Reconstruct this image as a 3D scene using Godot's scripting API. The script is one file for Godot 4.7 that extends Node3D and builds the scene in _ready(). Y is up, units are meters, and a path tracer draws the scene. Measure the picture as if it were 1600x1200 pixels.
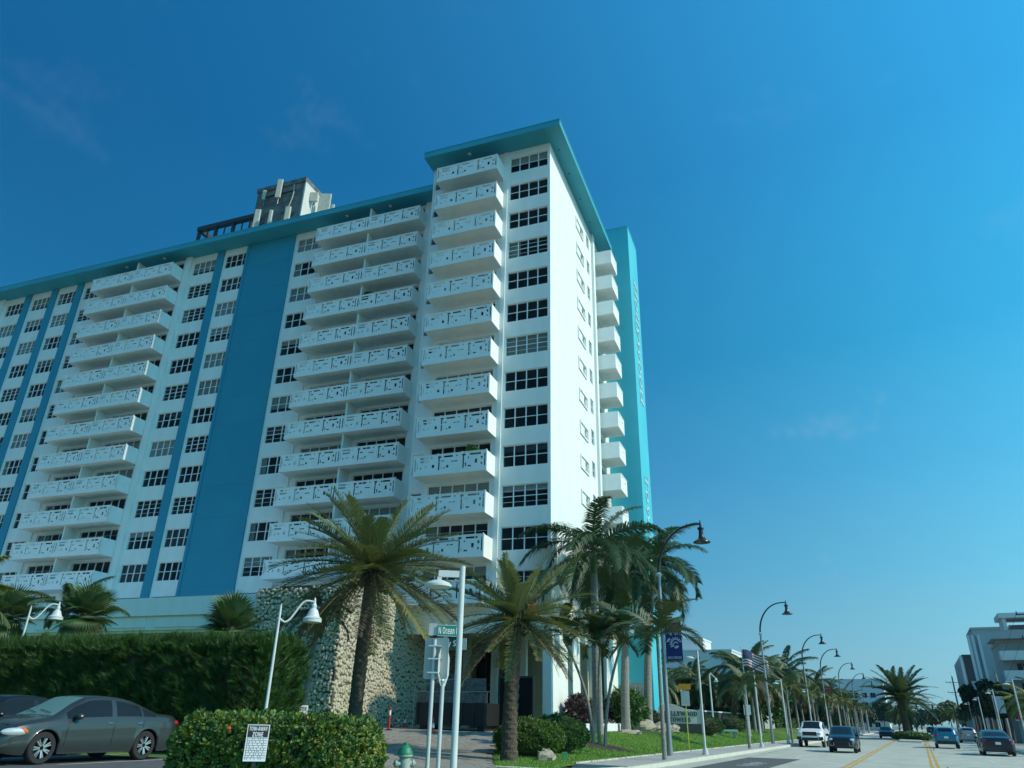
extends Node3D
# A tall white-and-teal apartment building beside a palm-lined street, on a clear day.
# World: camera over (0, 0), -z ahead, metres. Road frame: s across the road (to the kerb side), t along it.

const ROAD_AZ := 0.47997            # the street runs 27.5 degrees clockwise of -z
const YAW := 0.360882               # the building's end wall runs 20.68 degrees clockwise of -z
const CORNER := Vector3(2.609, 0, -44.613)
const FLOOR := 2.74
const SUN_AZ := 111.4              # degrees clockwise of -z
const SUN_EL := 38.0
var rng := RandomNumberGenerator.new()
var M := {}
var used := {}

# ---------------------------------------------------------------- mesh helper
class MB:
	var v := PackedVector3Array()
	var n := PackedVector3Array()
	var uv := PackedVector2Array()
	func tri(a: Vector3, b: Vector3, c: Vector3):      # counter-clockwise seen from outside
		var m := (b - a).cross(c - a)
		if m.length_squared() < 1e-14: return
		m = m.normalized()
		v.append(a); v.append(c); v.append(b)
		n.append(m); n.append(m); n.append(m)
	func tris(a: Vector3, b: Vector3, c: Vector3, na: Vector3, nb: Vector3, nc: Vector3):
		v.append(a); v.append(c); v.append(b)
		n.append(na); n.append(nc); n.append(nb)
	func quad(a: Vector3, b: Vector3, c: Vector3, d: Vector3):
		tri(a, b, c); tri(a, c, d)
	func quads(a, b, c, d, na, nb, nc, nd):
		tris(a, b, c, na, nb, nc); tris(a, c, d, na, nc, nd)
	func box(a: Vector3, b: Vector3):
		obox(Transform3D(Basis(), (a + b) * 0.5), (b - a).abs())
	func obox(x: Transform3D, s: Vector3):
		var h := s * 0.5
		var p := []
		for i in 8:
			p.append(x * Vector3(h.x if i & 1 else -h.x, h.y if i & 2 else -h.y, h.z if i & 4 else -h.z))
		quad(p[4], p[5], p[7], p[6]); quad(p[1], p[0], p[2], p[3])
		quad(p[5], p[1], p[3], p[7]); quad(p[0], p[4], p[6], p[2])
		quad(p[6], p[7], p[3], p[2]); quad(p[0], p[1], p[5], p[4])
	func bar(a: Vector3, b: Vector3, w: float, h: float = -1.0):
		if h < 0.0: h = w
		var d := b - a
		var up := Vector3.UP if absf(d.normalized().y) < 0.95 else Vector3.RIGHT
		var zz := d.normalized(); var xx := up.cross(zz).normalized(); var yy := zz.cross(xx)
		obox(Transform3D(Basis(xx, yy, zz), (a + b) * 0.5), Vector3(w, h, d.length()))
	func tube(pts: Array, rad: Array, k: int = 10, cap: bool = true):
		var rings := []
		var ref := Vector3(0.31, 0.2, 0.93).normalized()
		for i in pts.size():
			var d: Vector3 = (pts[mini(i + 1, pts.size() - 1)] - pts[maxi(i - 1, 0)]).normalized()
			if absf(d.dot(ref)) > 0.92: ref = Vector3(0.9, 0.1, -0.3).normalized()
			var xx := ref.cross(d).normalized(); var yy := d.cross(xx)
			ref = yy.cross(d) * -1.0
			ref = yy
			var ring := []
			for j in k:
				var a := TAU * j / k
				ring.append(xx * cos(a) + yy * sin(a))
			rings.append(ring)
		for i in pts.size() - 1:
			for j in k:
				var q := (j + 1) % k
				var a = rings[i][j]; var b = rings[i][q]; var c = rings[i + 1][q]; var d = rings[i + 1][j]
				quads(pts[i] + a * rad[i], pts[i] + b * rad[i], pts[i + 1] + c * rad[i + 1], pts[i + 1] + d * rad[i + 1], a, b, c, d)
		if cap:
			for e in [0, pts.size() - 1]:
				for j in k:
					var q := (j + 1) % k
					if e == 0: tri(pts[e], pts[e] + rings[e][q] * rad[e], pts[e] + rings[e][j] * rad[e])
					else: tri(pts[e], pts[e] + rings[e][j] * rad[e], pts[e] + rings[e][q] * rad[e])
	func lathe(x: Transform3D, prof: Array, k: int = 16):   # profile of (radius, height), turned about local y
		for i in prof.size() - 1:
			var p: Vector2 = prof[i]; var q: Vector2 = prof[i + 1]
			var e := Vector2(q.y - p.y, p.x - q.x).normalized()
			for j in k:
				var a := TAU * j / k; var b := TAU * (j + 1) / k
				var da := Vector3(cos(a), 0, -sin(a)); var db := Vector3(cos(b), 0, -sin(b))
				var na := (x.basis * (da * e.x + Vector3.UP * e.y)).normalized(); var nb := (x.basis * (db * e.x + Vector3.UP * e.y)).normalized()
				quads(x * (da * p.x + Vector3.UP * p.y), x * (db * p.x + Vector3.UP * p.y), x * (db * q.x + Vector3.UP * q.y), x * (da * q.x + Vector3.UP * q.y), na, nb, nb, na)
	func prism(poly: PackedVector2Array, z0: float, z1: float, x: Transform3D = Transform3D()):
		if Geometry2D.is_polygon_clockwise(poly): poly.reverse()
		var t := Geometry2D.triangulate_polygon(poly)
		for i in range(0, t.size(), 3):
			var a := poly[t[i]]; var b := poly[t[i + 1]]; var c := poly[t[i + 2]]
			if (b - a).cross(c - a) < 0.0:
				var w := b; b = c; c = w
			tri(x * Vector3(a.x, a.y, z1), x * Vector3(b.x, b.y, z1), x * Vector3(c.x, c.y, z1))
			tri(x * Vector3(a.x, a.y, z0), x * Vector3(c.x, c.y, z0), x * Vector3(b.x, b.y, z0))
		for i in poly.size():
			var a := poly[i]; var b := poly[(i + 1) % poly.size()]
			quad(x * Vector3(a.x, a.y, z0), x * Vector3(b.x, b.y, z0), x * Vector3(b.x, b.y, z1), x * Vector3(a.x, a.y, z1))
	func holed(x: Transform3D, r: Rect2, holes: Array, depth: float):   # a slab in the local xy plane, front at z = 0, with real openings
		var xs := [r.position.x, r.end.x]; var ys := [r.position.y, r.end.y]
		for h in holes:
			xs.append(h.position.x); xs.append(h.end.x); ys.append(h.position.y); ys.append(h.end.y)
		xs.sort(); ys.sort()
		var ux := [xs[0]]; var uy := [ys[0]]
		for a in xs:
			if a - ux[-1] > 1e-4: ux.append(a)
		for a in ys:
			if a - uy[-1] > 1e-4: uy.append(a)
		for i in ux.size() - 1:
			var j0 := 0
			while j0 < uy.size() - 1:
				if hole_at(holes, (ux[i] + ux[i + 1]) * 0.5, (uy[j0] + uy[j0 + 1]) * 0.5):
					j0 += 1; continue
				var j1 := j0
				while j1 + 1 < uy.size() - 1 and not hole_at(holes, (ux[i] + ux[i + 1]) * 0.5, (uy[j1 + 1] + uy[j1 + 2]) * 0.5): j1 += 1
				var a = ux[i]; var b = ux[i + 1]; var c = uy[j0]; var d = uy[j1 + 1]
				quad(x * Vector3(a, c, 0), x * Vector3(b, c, 0), x * Vector3(b, d, 0), x * Vector3(a, d, 0))
				quad(x * Vector3(b, c, -depth), x * Vector3(a, c, -depth), x * Vector3(a, d, -depth), x * Vector3(b, d, -depth))
				j0 = j1 + 1
		rim(x, r, depth, 1.0)
		for h in holes: rim(x, h, depth, -1.0)
	func hole_at(holes: Array, px: float, py: float) -> bool:
		for h in holes:
			if px > h.position.x and px < h.end.x and py > h.position.y and py < h.end.y: return true
		return false
	func rim(x: Transform3D, r: Rect2, depth: float, way: float):
		var c := [r.position, Vector2(r.end.x, r.position.y), r.end, Vector2(r.position.x, r.end.y)]
		for i in 4:
			var a: Vector2 = c[i]; var b: Vector2 = c[(i + 1) % 4]
			if way < 0.0:
				var w := a; a = b; b = w
			quad(x * Vector3(a.x, a.y, -depth), x * Vector3(b.x, b.y, -depth), x * Vector3(b.x, b.y, 0), x * Vector3(a.x, a.y, 0))
	func blob(at: Vector3, s: Vector3, rough: float, seed_: int, k: int = 8, r: int = 6, turn: Basis = Basis()):
		var nz := FastNoiseLite.new(); nz.seed = seed_; nz.frequency = 0.9
		var p := []
		for i in r + 1:
			var row := []
			for j in k:
				var a := PI * i / r; var b := TAU * j / k
				var d := Vector3(sin(a) * cos(b), cos(a), -sin(a) * sin(b))
				row.append(at + turn * (d * s * (1.0 + rough * nz.get_noise_3dv(d * 1.7))))
			p.append(row)
		for i in r:
			for j in k:
				var q := (j + 1) % k
				quad(p[i + 1][j], p[i + 1][q], p[i][q], p[i][j])
	func mesh() -> ArrayMesh:
		var a := []
		a.resize(Mesh.ARRAY_MAX)
		a[Mesh.ARRAY_VERTEX] = v; a[Mesh.ARRAY_NORMAL] = n
		if uv.size() == v.size() and v.size() > 0: a[Mesh.ARRAY_TEX_UV] = uv
		var m := ArrayMesh.new()
		if v.size() > 0: m.add_surface_from_arrays(Mesh.PRIMITIVE_TRIANGLES, a)
		return m

# ---------------------------------------------------------------- node helpers
func numbered(called: String) -> String:
	if not used.has(called):
		used[called] = 0
		return called
	used[called] += 1
	return "%s_%03d" % [called, used[called]]
func tag(o: Node3D, label: String, category: String, group: String = "", kind: String = "") -> Node3D:
	o.set_meta("label", label); o.set_meta("category", category)
	if group: o.set_meta("group", group)
	if kind: o.set_meta("kind", kind)
	return o
func thing(called: String, label: String, category: String, at := Vector3.ZERO, turn := 0.0, group := "") -> Node3D:
	var o := Node3D.new()
	o.name = numbered(called); add_child(o)
	o.position = at; o.rotation.y = turn
	return tag(o, label, category, group)
func put(called: String, m: Mesh, mat: Material, parent: Node3D, x := Transform3D()) -> MeshInstance3D:
	var o := MeshInstance3D.new()
	o.name = called; o.mesh = m; o.material_override = mat
	o.transform = x
	parent.add_child(o, true)
	return o
func build(called: String, b: MB, mat: Material, parent: Node3D) -> MeshInstance3D:
	return put(called, b.mesh(), mat, parent)
func struct(called: String, b: MB, mat: Material) -> MeshInstance3D:
	var o := put(numbered(called), b.mesh(), mat, self)
	o.set_meta("kind", "structure")
	return o
func multi(called: String, m: Mesh, mat: Material, xs: Array, parent: Node3D) -> MultiMeshInstance3D:
	var mm := MultiMesh.new()
	mm.transform_format = MultiMesh.TRANSFORM_3D
	mm.mesh = m; mm.instance_count = xs.size()
	for i in xs.size(): mm.set_instance_transform(i, xs[i])
	var o := MultiMeshInstance3D.new()
	o.name = called; o.multimesh = mm; o.material_override = mat
	o.set_meta("kind", "stuff")
	parent.add_child(o, true)
	return o
func copy(o: Node3D, at: Vector3, turn: float, label := "") -> Node3D:
	var c: Node3D = o.duplicate()
	c.name = numbered(String(o.name)); add_child(c)
	c.position = at; c.rotation.y = turn
	if label: c.set_meta("label", label)
	return c

# ---------------------------------------------------------------- places
func st(s: float, t: float, y := 0.0) -> Vector3:
	return Vector3(s * cos(ROAD_AZ) + t * sin(ROAD_AZ), y, s * sin(ROAD_AZ) - t * cos(ROAD_AZ))
func to_st(p: Vector3) -> Vector2:
	return Vector2(p.x * cos(ROAD_AZ) + p.z * sin(ROAD_AZ), p.x * sin(ROAD_AZ) - p.z * cos(ROAD_AZ))
func ground_y(x: float, z: float) -> float:
	var q := to_st(Vector3(x, 0, z))
	var a := smoothstep(25.0, 46.0, -z)
	var b := smoothstep(0.0, 5.0, -11.2 - q.x)
	var l := smoothstep(-2.0, -7.5, x) * (1.0 - a)
	return 0.15 + 0.76 * a * b + 0.25 * l
func on_ground(p: Vector3, lift := 0.0) -> Vector3:
	return Vector3(p.x, ground_y(p.x, p.z) + lift, p.z)

# ---------------------------------------------------------------- materials
func lin(r: float, g: float, b: float) -> Color:
	return Color(r, g, b).linear_to_srgb()
func noise_tex(size: int, freq: float, lo: Color, hi: Color, seed_: int, oct := 4) -> NoiseTexture2D:
	var f := FastNoiseLite.new()
	f.seed = seed_; f.frequency = freq; f.fractal_octaves = oct
	var g := Gradient.new()
	g.set_color(0, lo); g.set_color(1, hi)
	var t := NoiseTexture2D.new()
	t.width = size; t.height = size; t.seamless = true; t.noise = f; t.color_ramp = g
	return t
func bump_tex(size: int, freq: float, strength: float, seed_: int) -> NoiseTexture2D:
	var f := FastNoiseLite.new()
	f.seed = seed_; f.frequency = freq; f.fractal_octaves = 4
	var t := NoiseTexture2D.new()
	t.width = size; t.height = size; t.seamless = true; t.noise = f; t.as_normal_map = true; t.bump_strength = strength
	return t
func mat(r: float, g: float, b: float, rough := 0.8, metal := 0.0) -> StandardMaterial3D:
	var m := StandardMaterial3D.new()
	m.albedo_color = lin(r, g, b); m.roughness = rough; m.metallic = metal
	m.cull_mode = BaseMaterial3D.CULL_DISABLED
	return m
# uneven, grained paint, stone, bark ...: two tones mixed by world-space noise, with a fine bump
func grained(lo: Color, hi: Color, scale: float, rough: float, seed_: int, bump := 0.0, freq := 0.012, bump_freq := 0.06) -> StandardMaterial3D:
	var m := StandardMaterial3D.new()
	m.albedo_texture = noise_tex(256, freq, lo.linear_to_srgb(), hi.linear_to_srgb(), seed_)
	m.roughness = rough
	m.uv1_triplanar = true; m.uv1_world_triplanar = true
	m.uv1_scale = Vector3.ONE * scale
	if bump > 0.0:
		m.normal_enabled = true
		m.normal_texture = bump_tex(256, bump_freq, bump, seed_ + 7)
	m.cull_mode = BaseMaterial3D.CULL_DISABLED
	return m
func leafy(r: float, g: float, b: float, back := 0.35) -> StandardMaterial3D:
	var m := mat(r, g, b, 0.55)
	m.backlight_enabled = true
	m.backlight = lin(r * back * 1.3, g * back * 1.3, b * back * 0.6)
	return m
func glass(r: float, g: float, b: float, a: float) -> StandardMaterial3D:
	var m := mat(r, g, b, 0.03)
	m.transparency = BaseMaterial3D.TRANSPARENCY_ALPHA
	m.albedo_color.a = a
	m.metallic_specular = 0.22
	return m
func paint(r: float, g: float, b: float, metal := 0.3) -> StandardMaterial3D:
	var m := mat(r, g, b, 0.35, metal)
	m.clearcoat_enabled = true; m.clearcoat = 0.55; m.clearcoat_roughness = 0.04
	return m
func make_materials():
	M.stucco = grained(Color(0.69, 0.75, 0.715), Color(0.79, 0.84, 0.80), 0.11, 0.85, 3, 0.0, 0.012)
	M.stucco.uv1_scale = Vector3(0.30, 0.045, 0.30)
	M.trim = mat(0.74, 0.80, 0.79, 0.6)
	M.rail = grained(Color(0.73, 0.785, 0.765), Color(0.82, 0.855, 0.83), 0.3, 0.75, 5)
	M.soffit = M.stucco
	M.roof_teal = grained(Color(0.030, 0.30, 0.40), Color(0.042, 0.36, 0.46), 0.08, 0.6, 11)
	M.blue = grained(Color(0.016, 0.235, 0.35), Color(0.022, 0.275, 0.39), 0.06, 0.6, 13)
	M.fin = grained(Color(0.055, 0.46, 0.56), Color(0.072, 0.53, 0.62), 0.06, 0.6, 15)
	M.room = mat(0.26, 0.24, 0.22, 0.9)
	M.glass = glass(0.01, 0.014, 0.02, 0.22)
	M.blind = blind_mat(0.62, 0.66, 0.62)
	M.curtain = mat(0.42, 0.50, 0.45, 0.9)
	M.curtain_dark = mat(0.10, 0.11, 0.13, 0.9)
	M.concrete = grained(Color(0.22, 0.225, 0.22), Color(0.36, 0.365, 0.35), 0.25, 0.9, 21, 0.6, 0.02)
	M.grey_wall = grained(Color(0.06, 0.07, 0.07), Color(0.24, 0.245, 0.23), 0.18, 0.95, 23, 1.0, 0.018)
	M.pale_wall = grained(Color(0.50, 0.50, 0.45), Color(0.62, 0.62, 0.57), 0.2, 0.9, 24)
	M.antenna = grained(Color(0.36, 0.38, 0.31), Color(0.48, 0.49, 0.41), 0.4, 0.7, 25)
	M.steel = mat(0.30, 0.32, 0.33, 0.45, 0.7)
	M.dark_steel = mat(0.05, 0.055, 0.06, 0.5, 0.4)
	M.black = mat(0.015, 0.016, 0.018, 0.5)
	M.black_paint = mat(0.02, 0.023, 0.025, 0.3, 0.2)
	M.galv = grained(Color(0.42, 0.47, 0.46), Color(0.55, 0.60, 0.59), 0.6, 0.45, 27)
	M.white_paint = grained(Color(0.50, 0.56, 0.54), Color(0.62, 0.66, 0.64), 0.5, 0.4, 29)
	M.stone = grained(Color(0.36, 0.33, 0.235), Color(0.60, 0.57, 0.43), 0.9, 0.95, 31, 2.0, 0.03)
	M.mortar = mat(0.09, 0.085, 0.07, 0.95)
	M.bark_date = grained(Color(0.045, 0.035, 0.025), Color(0.15, 0.12, 0.085), 1.3, 0.95, 33, 5.0, 0.04)
	M.bark_grey = grained(Color(0.17, 0.17, 0.15), Color(0.33, 0.32, 0.28), 0.8, 0.9, 35, 3.0, 0.03)
	M.shaft = mat(0.09, 0.16, 0.035, 0.5)
	M.frond_date = leafy(0.115, 0.150, 0.060)
	M.frond_date_light = leafy(0.20, 0.215, 0.090)
	M.frond_royal = leafy(0.030, 0.072, 0.024)
	M.frond_coco = leafy(0.055, 0.085, 0.022)
	M.frond_gold = leafy(0.17, 0.18, 0.02)
	M.frond_dead = leafy(0.14, 0.105, 0.065, 0.2)
	M.fan = leafy(0.075, 0.125, 0.050)
	M.rachis = mat(0.16, 0.17, 0.06, 0.6)
	M.fruit = mat(0.42, 0.14, 0.02, 0.6)
	M.hedge = leafy(0.105, 0.165, 0.018)
	M.hedge_core = mat(0.11, 0.09, 0.065, 1.0)
	M.needle = leafy(0.024, 0.075, 0.005, 0.3)
	M.round_leaf = leafy(0.050, 0.120, 0.028)
	M.twig = mat(0.075, 0.055, 0.04, 0.95)
	M.dark_leaf = leafy(0.018, 0.038, 0.014)
	M.ti_leaf = leafy(0.040, 0.016, 0.022)
	M.lawn = grained(Color(0.070, 0.150, 0.014), Color(0.120, 0.215, 0.024), 0.35, 1.0, 41, 1.5, 0.03)
	M.blade = leafy(0.115, 0.250, 0.020)
	M.soil = grained(Color(0.03, 0.022, 0.016), Color(0.075, 0.055, 0.04), 1.2, 1.0, 43, 5.0, 0.05)
	M.sand = grained(Color(0.16, 0.15, 0.12), Color(0.26, 0.245, 0.20), 0.1, 1.0, 45, 3.0)
	M.road = grained(Color(0.35, 0.365, 0.30), Color(0.50, 0.51, 0.43), 0.12, 0.95, 47, 0.6, 0.02, 0.2)
	M.asphalt = grained(Color(0.070, 0.073, 0.075), Color(0.115, 0.117, 0.115), 0.3, 0.95, 49, 1.0, 0.03, 0.2)
	M.sidewalk = grained(Color(0.33, 0.335, 0.31), Color(0.45, 0.45, 0.42), 0.3, 0.95, 51, 0.8, 0.03, 0.2)
	M.kerb = grained(Color(0.46, 0.455, 0.38), Color(0.60, 0.59, 0.50), 0.5, 0.9, 53, 3.0)
	M.paver = grained(Color(0.20, 0.185, 0.155), Color(0.31, 0.29, 0.25), 0.5, 0.95, 55, 1.0, 0.03)
	M.paver_b = grained(Color(0.235, 0.22, 0.19), Color(0.33, 0.31, 0.27), 0.4, 0.95, 56, 1.0, 0.03)
	M.yellow = grained(Color(0.48, 0.25, 0.02), Color(0.60, 0.34, 0.04), 0.9, 0.8, 57, 0.0, 0.05)
	M.line_white = grained(Color(0.45, 0.46, 0.44), Color(0.66, 0.67, 0.64), 0.9, 0.8, 59, 0.0, 0.05)
	M.rubber = mat(0.018, 0.018, 0.019, 0.85)
	M.alloy = mat(0.55, 0.56, 0.57, 0.25, 0.9)
	M.chrome = mat(0.65, 0.66, 0.67, 0.12, 1.0)
	M.car_glass = mat(0.012, 0.016, 0.018, 0.03)
	M.car_glass.metallic_specular = 0.35
	M.lamp_glass = mat(0.55, 0.58, 0.58, 0.08, 0.3)
	M.red_lens = mat(0.30, 0.012, 0.012, 0.12)
	M.amber = mat(0.65, 0.13, 0.015, 0.15)
	M.green_sign = mat(0.005, 0.21, 0.145, 0.4)
	M.green_shaded = mat(0.008, 0.075, 0.06, 0.4)  # the sign green again, with the shade on the second blade painted in
	M.hydrant_green = mat(0.015, 0.20, 0.095, 0.5)
	M.hydrant_grey = grained(Color(0.25, 0.33, 0.30), Color(0.38, 0.46, 0.43), 2.0, 0.6, 61)
	M.white_sheet = mat(0.72, 0.75, 0.75, 0.5)
	M.ink = mat(0.02, 0.02, 0.022, 0.6)
	M.orange = mat(0.55, 0.06, 0.02, 0.55)
	M.red = mat(0.42, 0.018, 0.022, 0.5)
	M.banner_blue = mat(0.012, 0.028, 0.15, 0.7)
	M.banner_red = mat(0.32, 0.045, 0.015, 0.7)
	M.banner_pale = mat(0.50, 0.55, 0.62, 0.7)
	M.flag_red = mat(0.40, 0.03, 0.04, 0.8)
	M.flag_blue = mat(0.02, 0.028, 0.10, 0.8)
	M.sign_yellow = mat(0.60, 0.27, 0.015, 0.5)
	M.post_lime = mat(0.45, 0.48, 0.03, 0.5)
	M.rock = grained(Color(0.26, 0.23, 0.17), Color(0.46, 0.42, 0.33), 1.5, 0.95, 63, 6.0, 0.05)
	M.far_wall = grained(Color(0.62, 0.66, 0.65), Color(0.70, 0.74, 0.73), 0.05, 0.9, 65)
	M.far_grey = grained(Color(0.36, 0.39, 0.39), Color(0.43, 0.46, 0.46), 0.05, 0.9, 67)
	M.far_dark = mat(0.055, 0.06, 0.065, 0.8)
	M.sunshade = mat(0.13, 0.25, 0.225, 0.4, 0.2)
	M.tarp = grained(Color(0.05, 0.06, 0.06), Color(0.20, 0.215, 0.21), 0.5, 0.85, 69, 3.0, 0.03)
func blind_mat(r: float, g: float, b: float) -> StandardMaterial3D:      # slats of a closed venetian blind
	var im := Image.create(4, 32, false, Image.FORMAT_RGB8)
	for y in 32:
		var k := 0.55 if y % 8 < 1 else 1.0
		for x in 4: im.set_pixel(x, y, lin(r * k, g * k, b * k))
	var m := StandardMaterial3D.new()
	m.albedo_texture = ImageTexture.create_from_image(im)
	m.uv1_triplanar = true; m.uv1_scale = Vector3(1, 3.0, 1)
	m.roughness = 0.8
	m.cull_mode = BaseMaterial3D.CULL_DISABLED
	return m
func make_sky() -> Sky:
	# a clear blue sky, paler towards the horizon, with a few thin wisps
	var w := 1024; var h := 512
	var im := Image.create(w, h, false, Image.FORMAT_RGBF)
	var nz := FastNoiseLite.new(); nz.seed = 5; nz.frequency = 1.6; nz.fractal_octaves = 5
	nz.domain_warp_enabled = true; nz.domain_warp_amplitude = 0.5; nz.domain_warp_frequency = 1.2
	var stops := [[-90.0, Color(0.16, 0.17, 0.15)], [-3.0, Color(0.25, 0.36, 0.38)], [0.0, Color(0.30, 0.54, 0.62)], [5.0, Color(0.195, 0.49, 0.66)], [10.0, Color(0.108, 0.41, 0.655)], [17.0, Color(0.052, 0.31, 0.585)],
		[26.0, Color(0.019, 0.225, 0.475)], [40.0, Color(0.011, 0.158, 0.395)], [55.0, Color(0.009, 0.138, 0.355)], [90.0, Color(0.005, 0.105, 0.31)]]
	var sa := deg_to_rad(SUN_AZ); var se := deg_to_rad(SUN_EL)
	for y in h:
		var el := 90.0 - 180.0 * (y + 0.5) / h
		var c: Color = stops[0][1]
		for i in stops.size() - 1:
			if el >= stops[i][0] and el <= stops[i + 1][0]:
				c = stops[i][1].lerp(stops[i + 1][1], (el - stops[i][0]) / (stops[i + 1][0] - stops[i][0]))
		if el > 80.0: c = stops[-1][1].lerp(stops[-2][1], (90.0 - el) / 35.0)
		for x in w:
			var d := c
			if el > 0.0 and el < 75.0:
				var a := TAU * (x + 0.5) / w; var e := deg_to_rad(el)
				# clear air scatters more light towards the sun; column x looks a clockwise of -z
				var q := maxf(-0.25, cos(e) * cos(se) * cos(a - sa) + sin(e) * sin(se))
				var g := 1.0 + 0.9 * q + (3.0 * q * q if q > 0.0 else 0.0)
				d = Color(c.r * g + 0.02 * maxf(q, 0.0), c.g * g, c.b * (1.0 + (g - 1.0) * 0.72))
				var p := Vector3(cos(a) * cos(e), sin(e) * 2.6, sin(a) * cos(e))
				var k := nz.get_noise_3dv(p * 1.7)
				k = smoothstep(0.30, 0.75, k) * smoothstep(0.0, 8.0, el) * (0.07 if el > 24.0 else 0.4)
				d = d.lerp(Color(0.42, 0.60, 0.70), k)
			im.set_pixel(x, y, d)
	var pm := PanoramaSkyMaterial.new()
	pm.panorama = ImageTexture.create_from_image(im)
	var sky := Sky.new()
	sky.sky_material = pm
	return sky

# ---------------------------------------------------------------- the apartment building (local x along the facade, z out of it, y up)
var pane_cache := {}
var panes_single := 0
func window_frame(w: float, h: float, nx: int, bars: int) -> ArrayMesh:
	var key := "f%.2f_%.2f_%d_%d" % [w, h, nx, bars]
	if pane_cache.has(key): return pane_cache[key]
	var b := MB.new()
	var f := 0.045
	b.box(Vector3(0, 0, -0.05), Vector3(w, f, 0.03)); b.box(Vector3(0, h - f, -0.05), Vector3(w, h, 0.03))
	b.box(Vector3(0, f, -0.05), Vector3(f, h - f, 0.03)); b.box(Vector3(w - f, f, -0.05), Vector3(w, h - f, 0.03))
	for i in range(1, nx): b.box(Vector3(w * i / nx - 0.035, f, -0.047), Vector3(w * i / nx + 0.035, h - f, 0.034))
	for i in nx:
		var x0: float = f if i == 0 else w * i / nx + 0.035
		var x1: float = w - f if i == nx - 1 else w * (i + 1) / nx - 0.035
		b.box(Vector3(x0, h * 0.5 - 0.022, -0.04), Vector3(x1, h * 0.5 + 0.022, 0.024))
		if bars > 0:
			for q in [0.25, 0.75]: b.box(Vector3(x0, h * q - 0.008, -0.035), Vector3(x1, h * q + 0.008, 0.012))
	b.box(Vector3(-0.05, -0.07, -0.05), Vector3(w + 0.05, -0.002, 0.11))
	pane_cache[key] = b.mesh()
	return pane_cache[key]
func pane_mesh(w: float, h: float, nx: int, i: int, j: int) -> ArrayMesh:     # one pane, or all of them when i < 0
	var key := "p%.2f_%.2f_%d_%d_%d" % [w, h, nx, i, j]
	if pane_cache.has(key): return pane_cache[key]
	var b := MB.new()
	for a in nx:
		for c in 2:
			if i >= 0 and (a != i or c != j): continue
			b.box(Vector3(w * a / nx + 0.03, h * c * 0.5 + 0.02, -0.02), Vector3(w * (a + 1) / nx - 0.03, h * (c + 1) * 0.5 - 0.02, -0.012))
	pane_cache[key] = b.mesh()
	return pane_cache[key]
func window(parent: Node3D, x: Transform3D, w: float, h: float, nx: int, single: bool):
	var bars := 1 if rng.randf() < 0.3 else 0
	var o := put("window", window_frame(w, h, nx, bars), M.trim, parent, x)
	if single and panes_single < 292:
		for i in nx:
			for j in 2:
				put("pane", pane_mesh(w, h, nx, i, j), M.glass, o); panes_single += 1
	else:
		put("panes", pane_mesh(w, h, nx, -1, -1), M.glass, o)
	# what hangs behind the glass
	var r := rng.randf()
	if r < 0.44:
		var b := MB.new()
		var drop: float = h * [1.0, 0.5, 0.75, 0.3][rng.randi() % 4]
		b.box(Vector3(0.04, h - drop + 0.03, -0.13), Vector3(w - 0.04, h - 0.03, -0.10))
		build("blind", b, M.blind if r < 0.20 else (M.curtain if r < 0.32 else M.curtain_dark), o)
	elif r < 0.62:
		var b := MB.new()
		var z := rng.randf_range(0.12, 0.3) * w
		for k in 6: b.box(Vector3(0.05 + z * k / 6.0, 0.03, -0.16 + 0.03 * (k % 2)), Vector3(0.05 + z * (k + 1) / 6.0 - 0.003, h - 0.03, -0.12 + 0.03 * (k % 2)))
		build("curtain", b, M.curtain, o)
const PANEL_HOLES := [
	[[0.045, 0.08, 0.055, 0.82], [0.15, 0.20, 0.03, 0.46], [0.27, 0.60, 0.38, 0.14], [0.26, 0.84, 0.40, 0.11], [0.28, 0.20, 0.07, 0.11], [0.50, 0.24, 0.07, 0.11], [0.79, 0.20, 0.10, 0.22], [0.74, 0.84, 0.05, 0.11]],
	[[0.14, 0.56, 0.14, 0.10], [0.26, 0.84, 0.38, 0.12], [0.58, 0.50, 0.26, 0.07], [0.16, 0.08, 0.05, 0.11], [0.27, 0.08, 0.05, 0.11], [0.38, 0.14, 0.09, 0.17], [0.78, 0.86, 0.06, 0.09]],
	[[0.14, 0.10, 0.05, 0.26], [0.25, 0.08, 0.14, 0.09], [0.24, 0.64, 0.06, 0.10], [0.32, 0.84, 0.46, 0.12], [0.54, 0.28, 0.10, 0.28], [0.78, 0.52, 0.08, 0.18], [0.78, 0.16, 0.06, 0.14], [0.92, 0.06, 0.05, 0.84]]]
var panel_meshes := []
func panel_mesh(k: int) -> ArrayMesh:      # 1.75 m wide railing panel of cast white concrete with its slots and square holes
	if panel_meshes.is_empty():
		for q in 3:
			var b := MB.new()
			var holes := []
			for a in PANEL_HOLES[q]: holes.append(Rect2(a[0] * 1.72, 0.28 + a[1] * 1.02, a[2] * 1.72, a[3] * 1.02))
			if q > 0: holes.append(Rect2(0.012, 1.13, 0.25, 0.13)); holes.append(Rect2(0.065, 0.30, 0.10, 0.86))
			b.holed(Transform3D(), Rect2(0, 0, 1.75, 1.33), holes, 0.03)
			panel_meshes.append(b.mesh())
	return panel_meshes[k]
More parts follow.
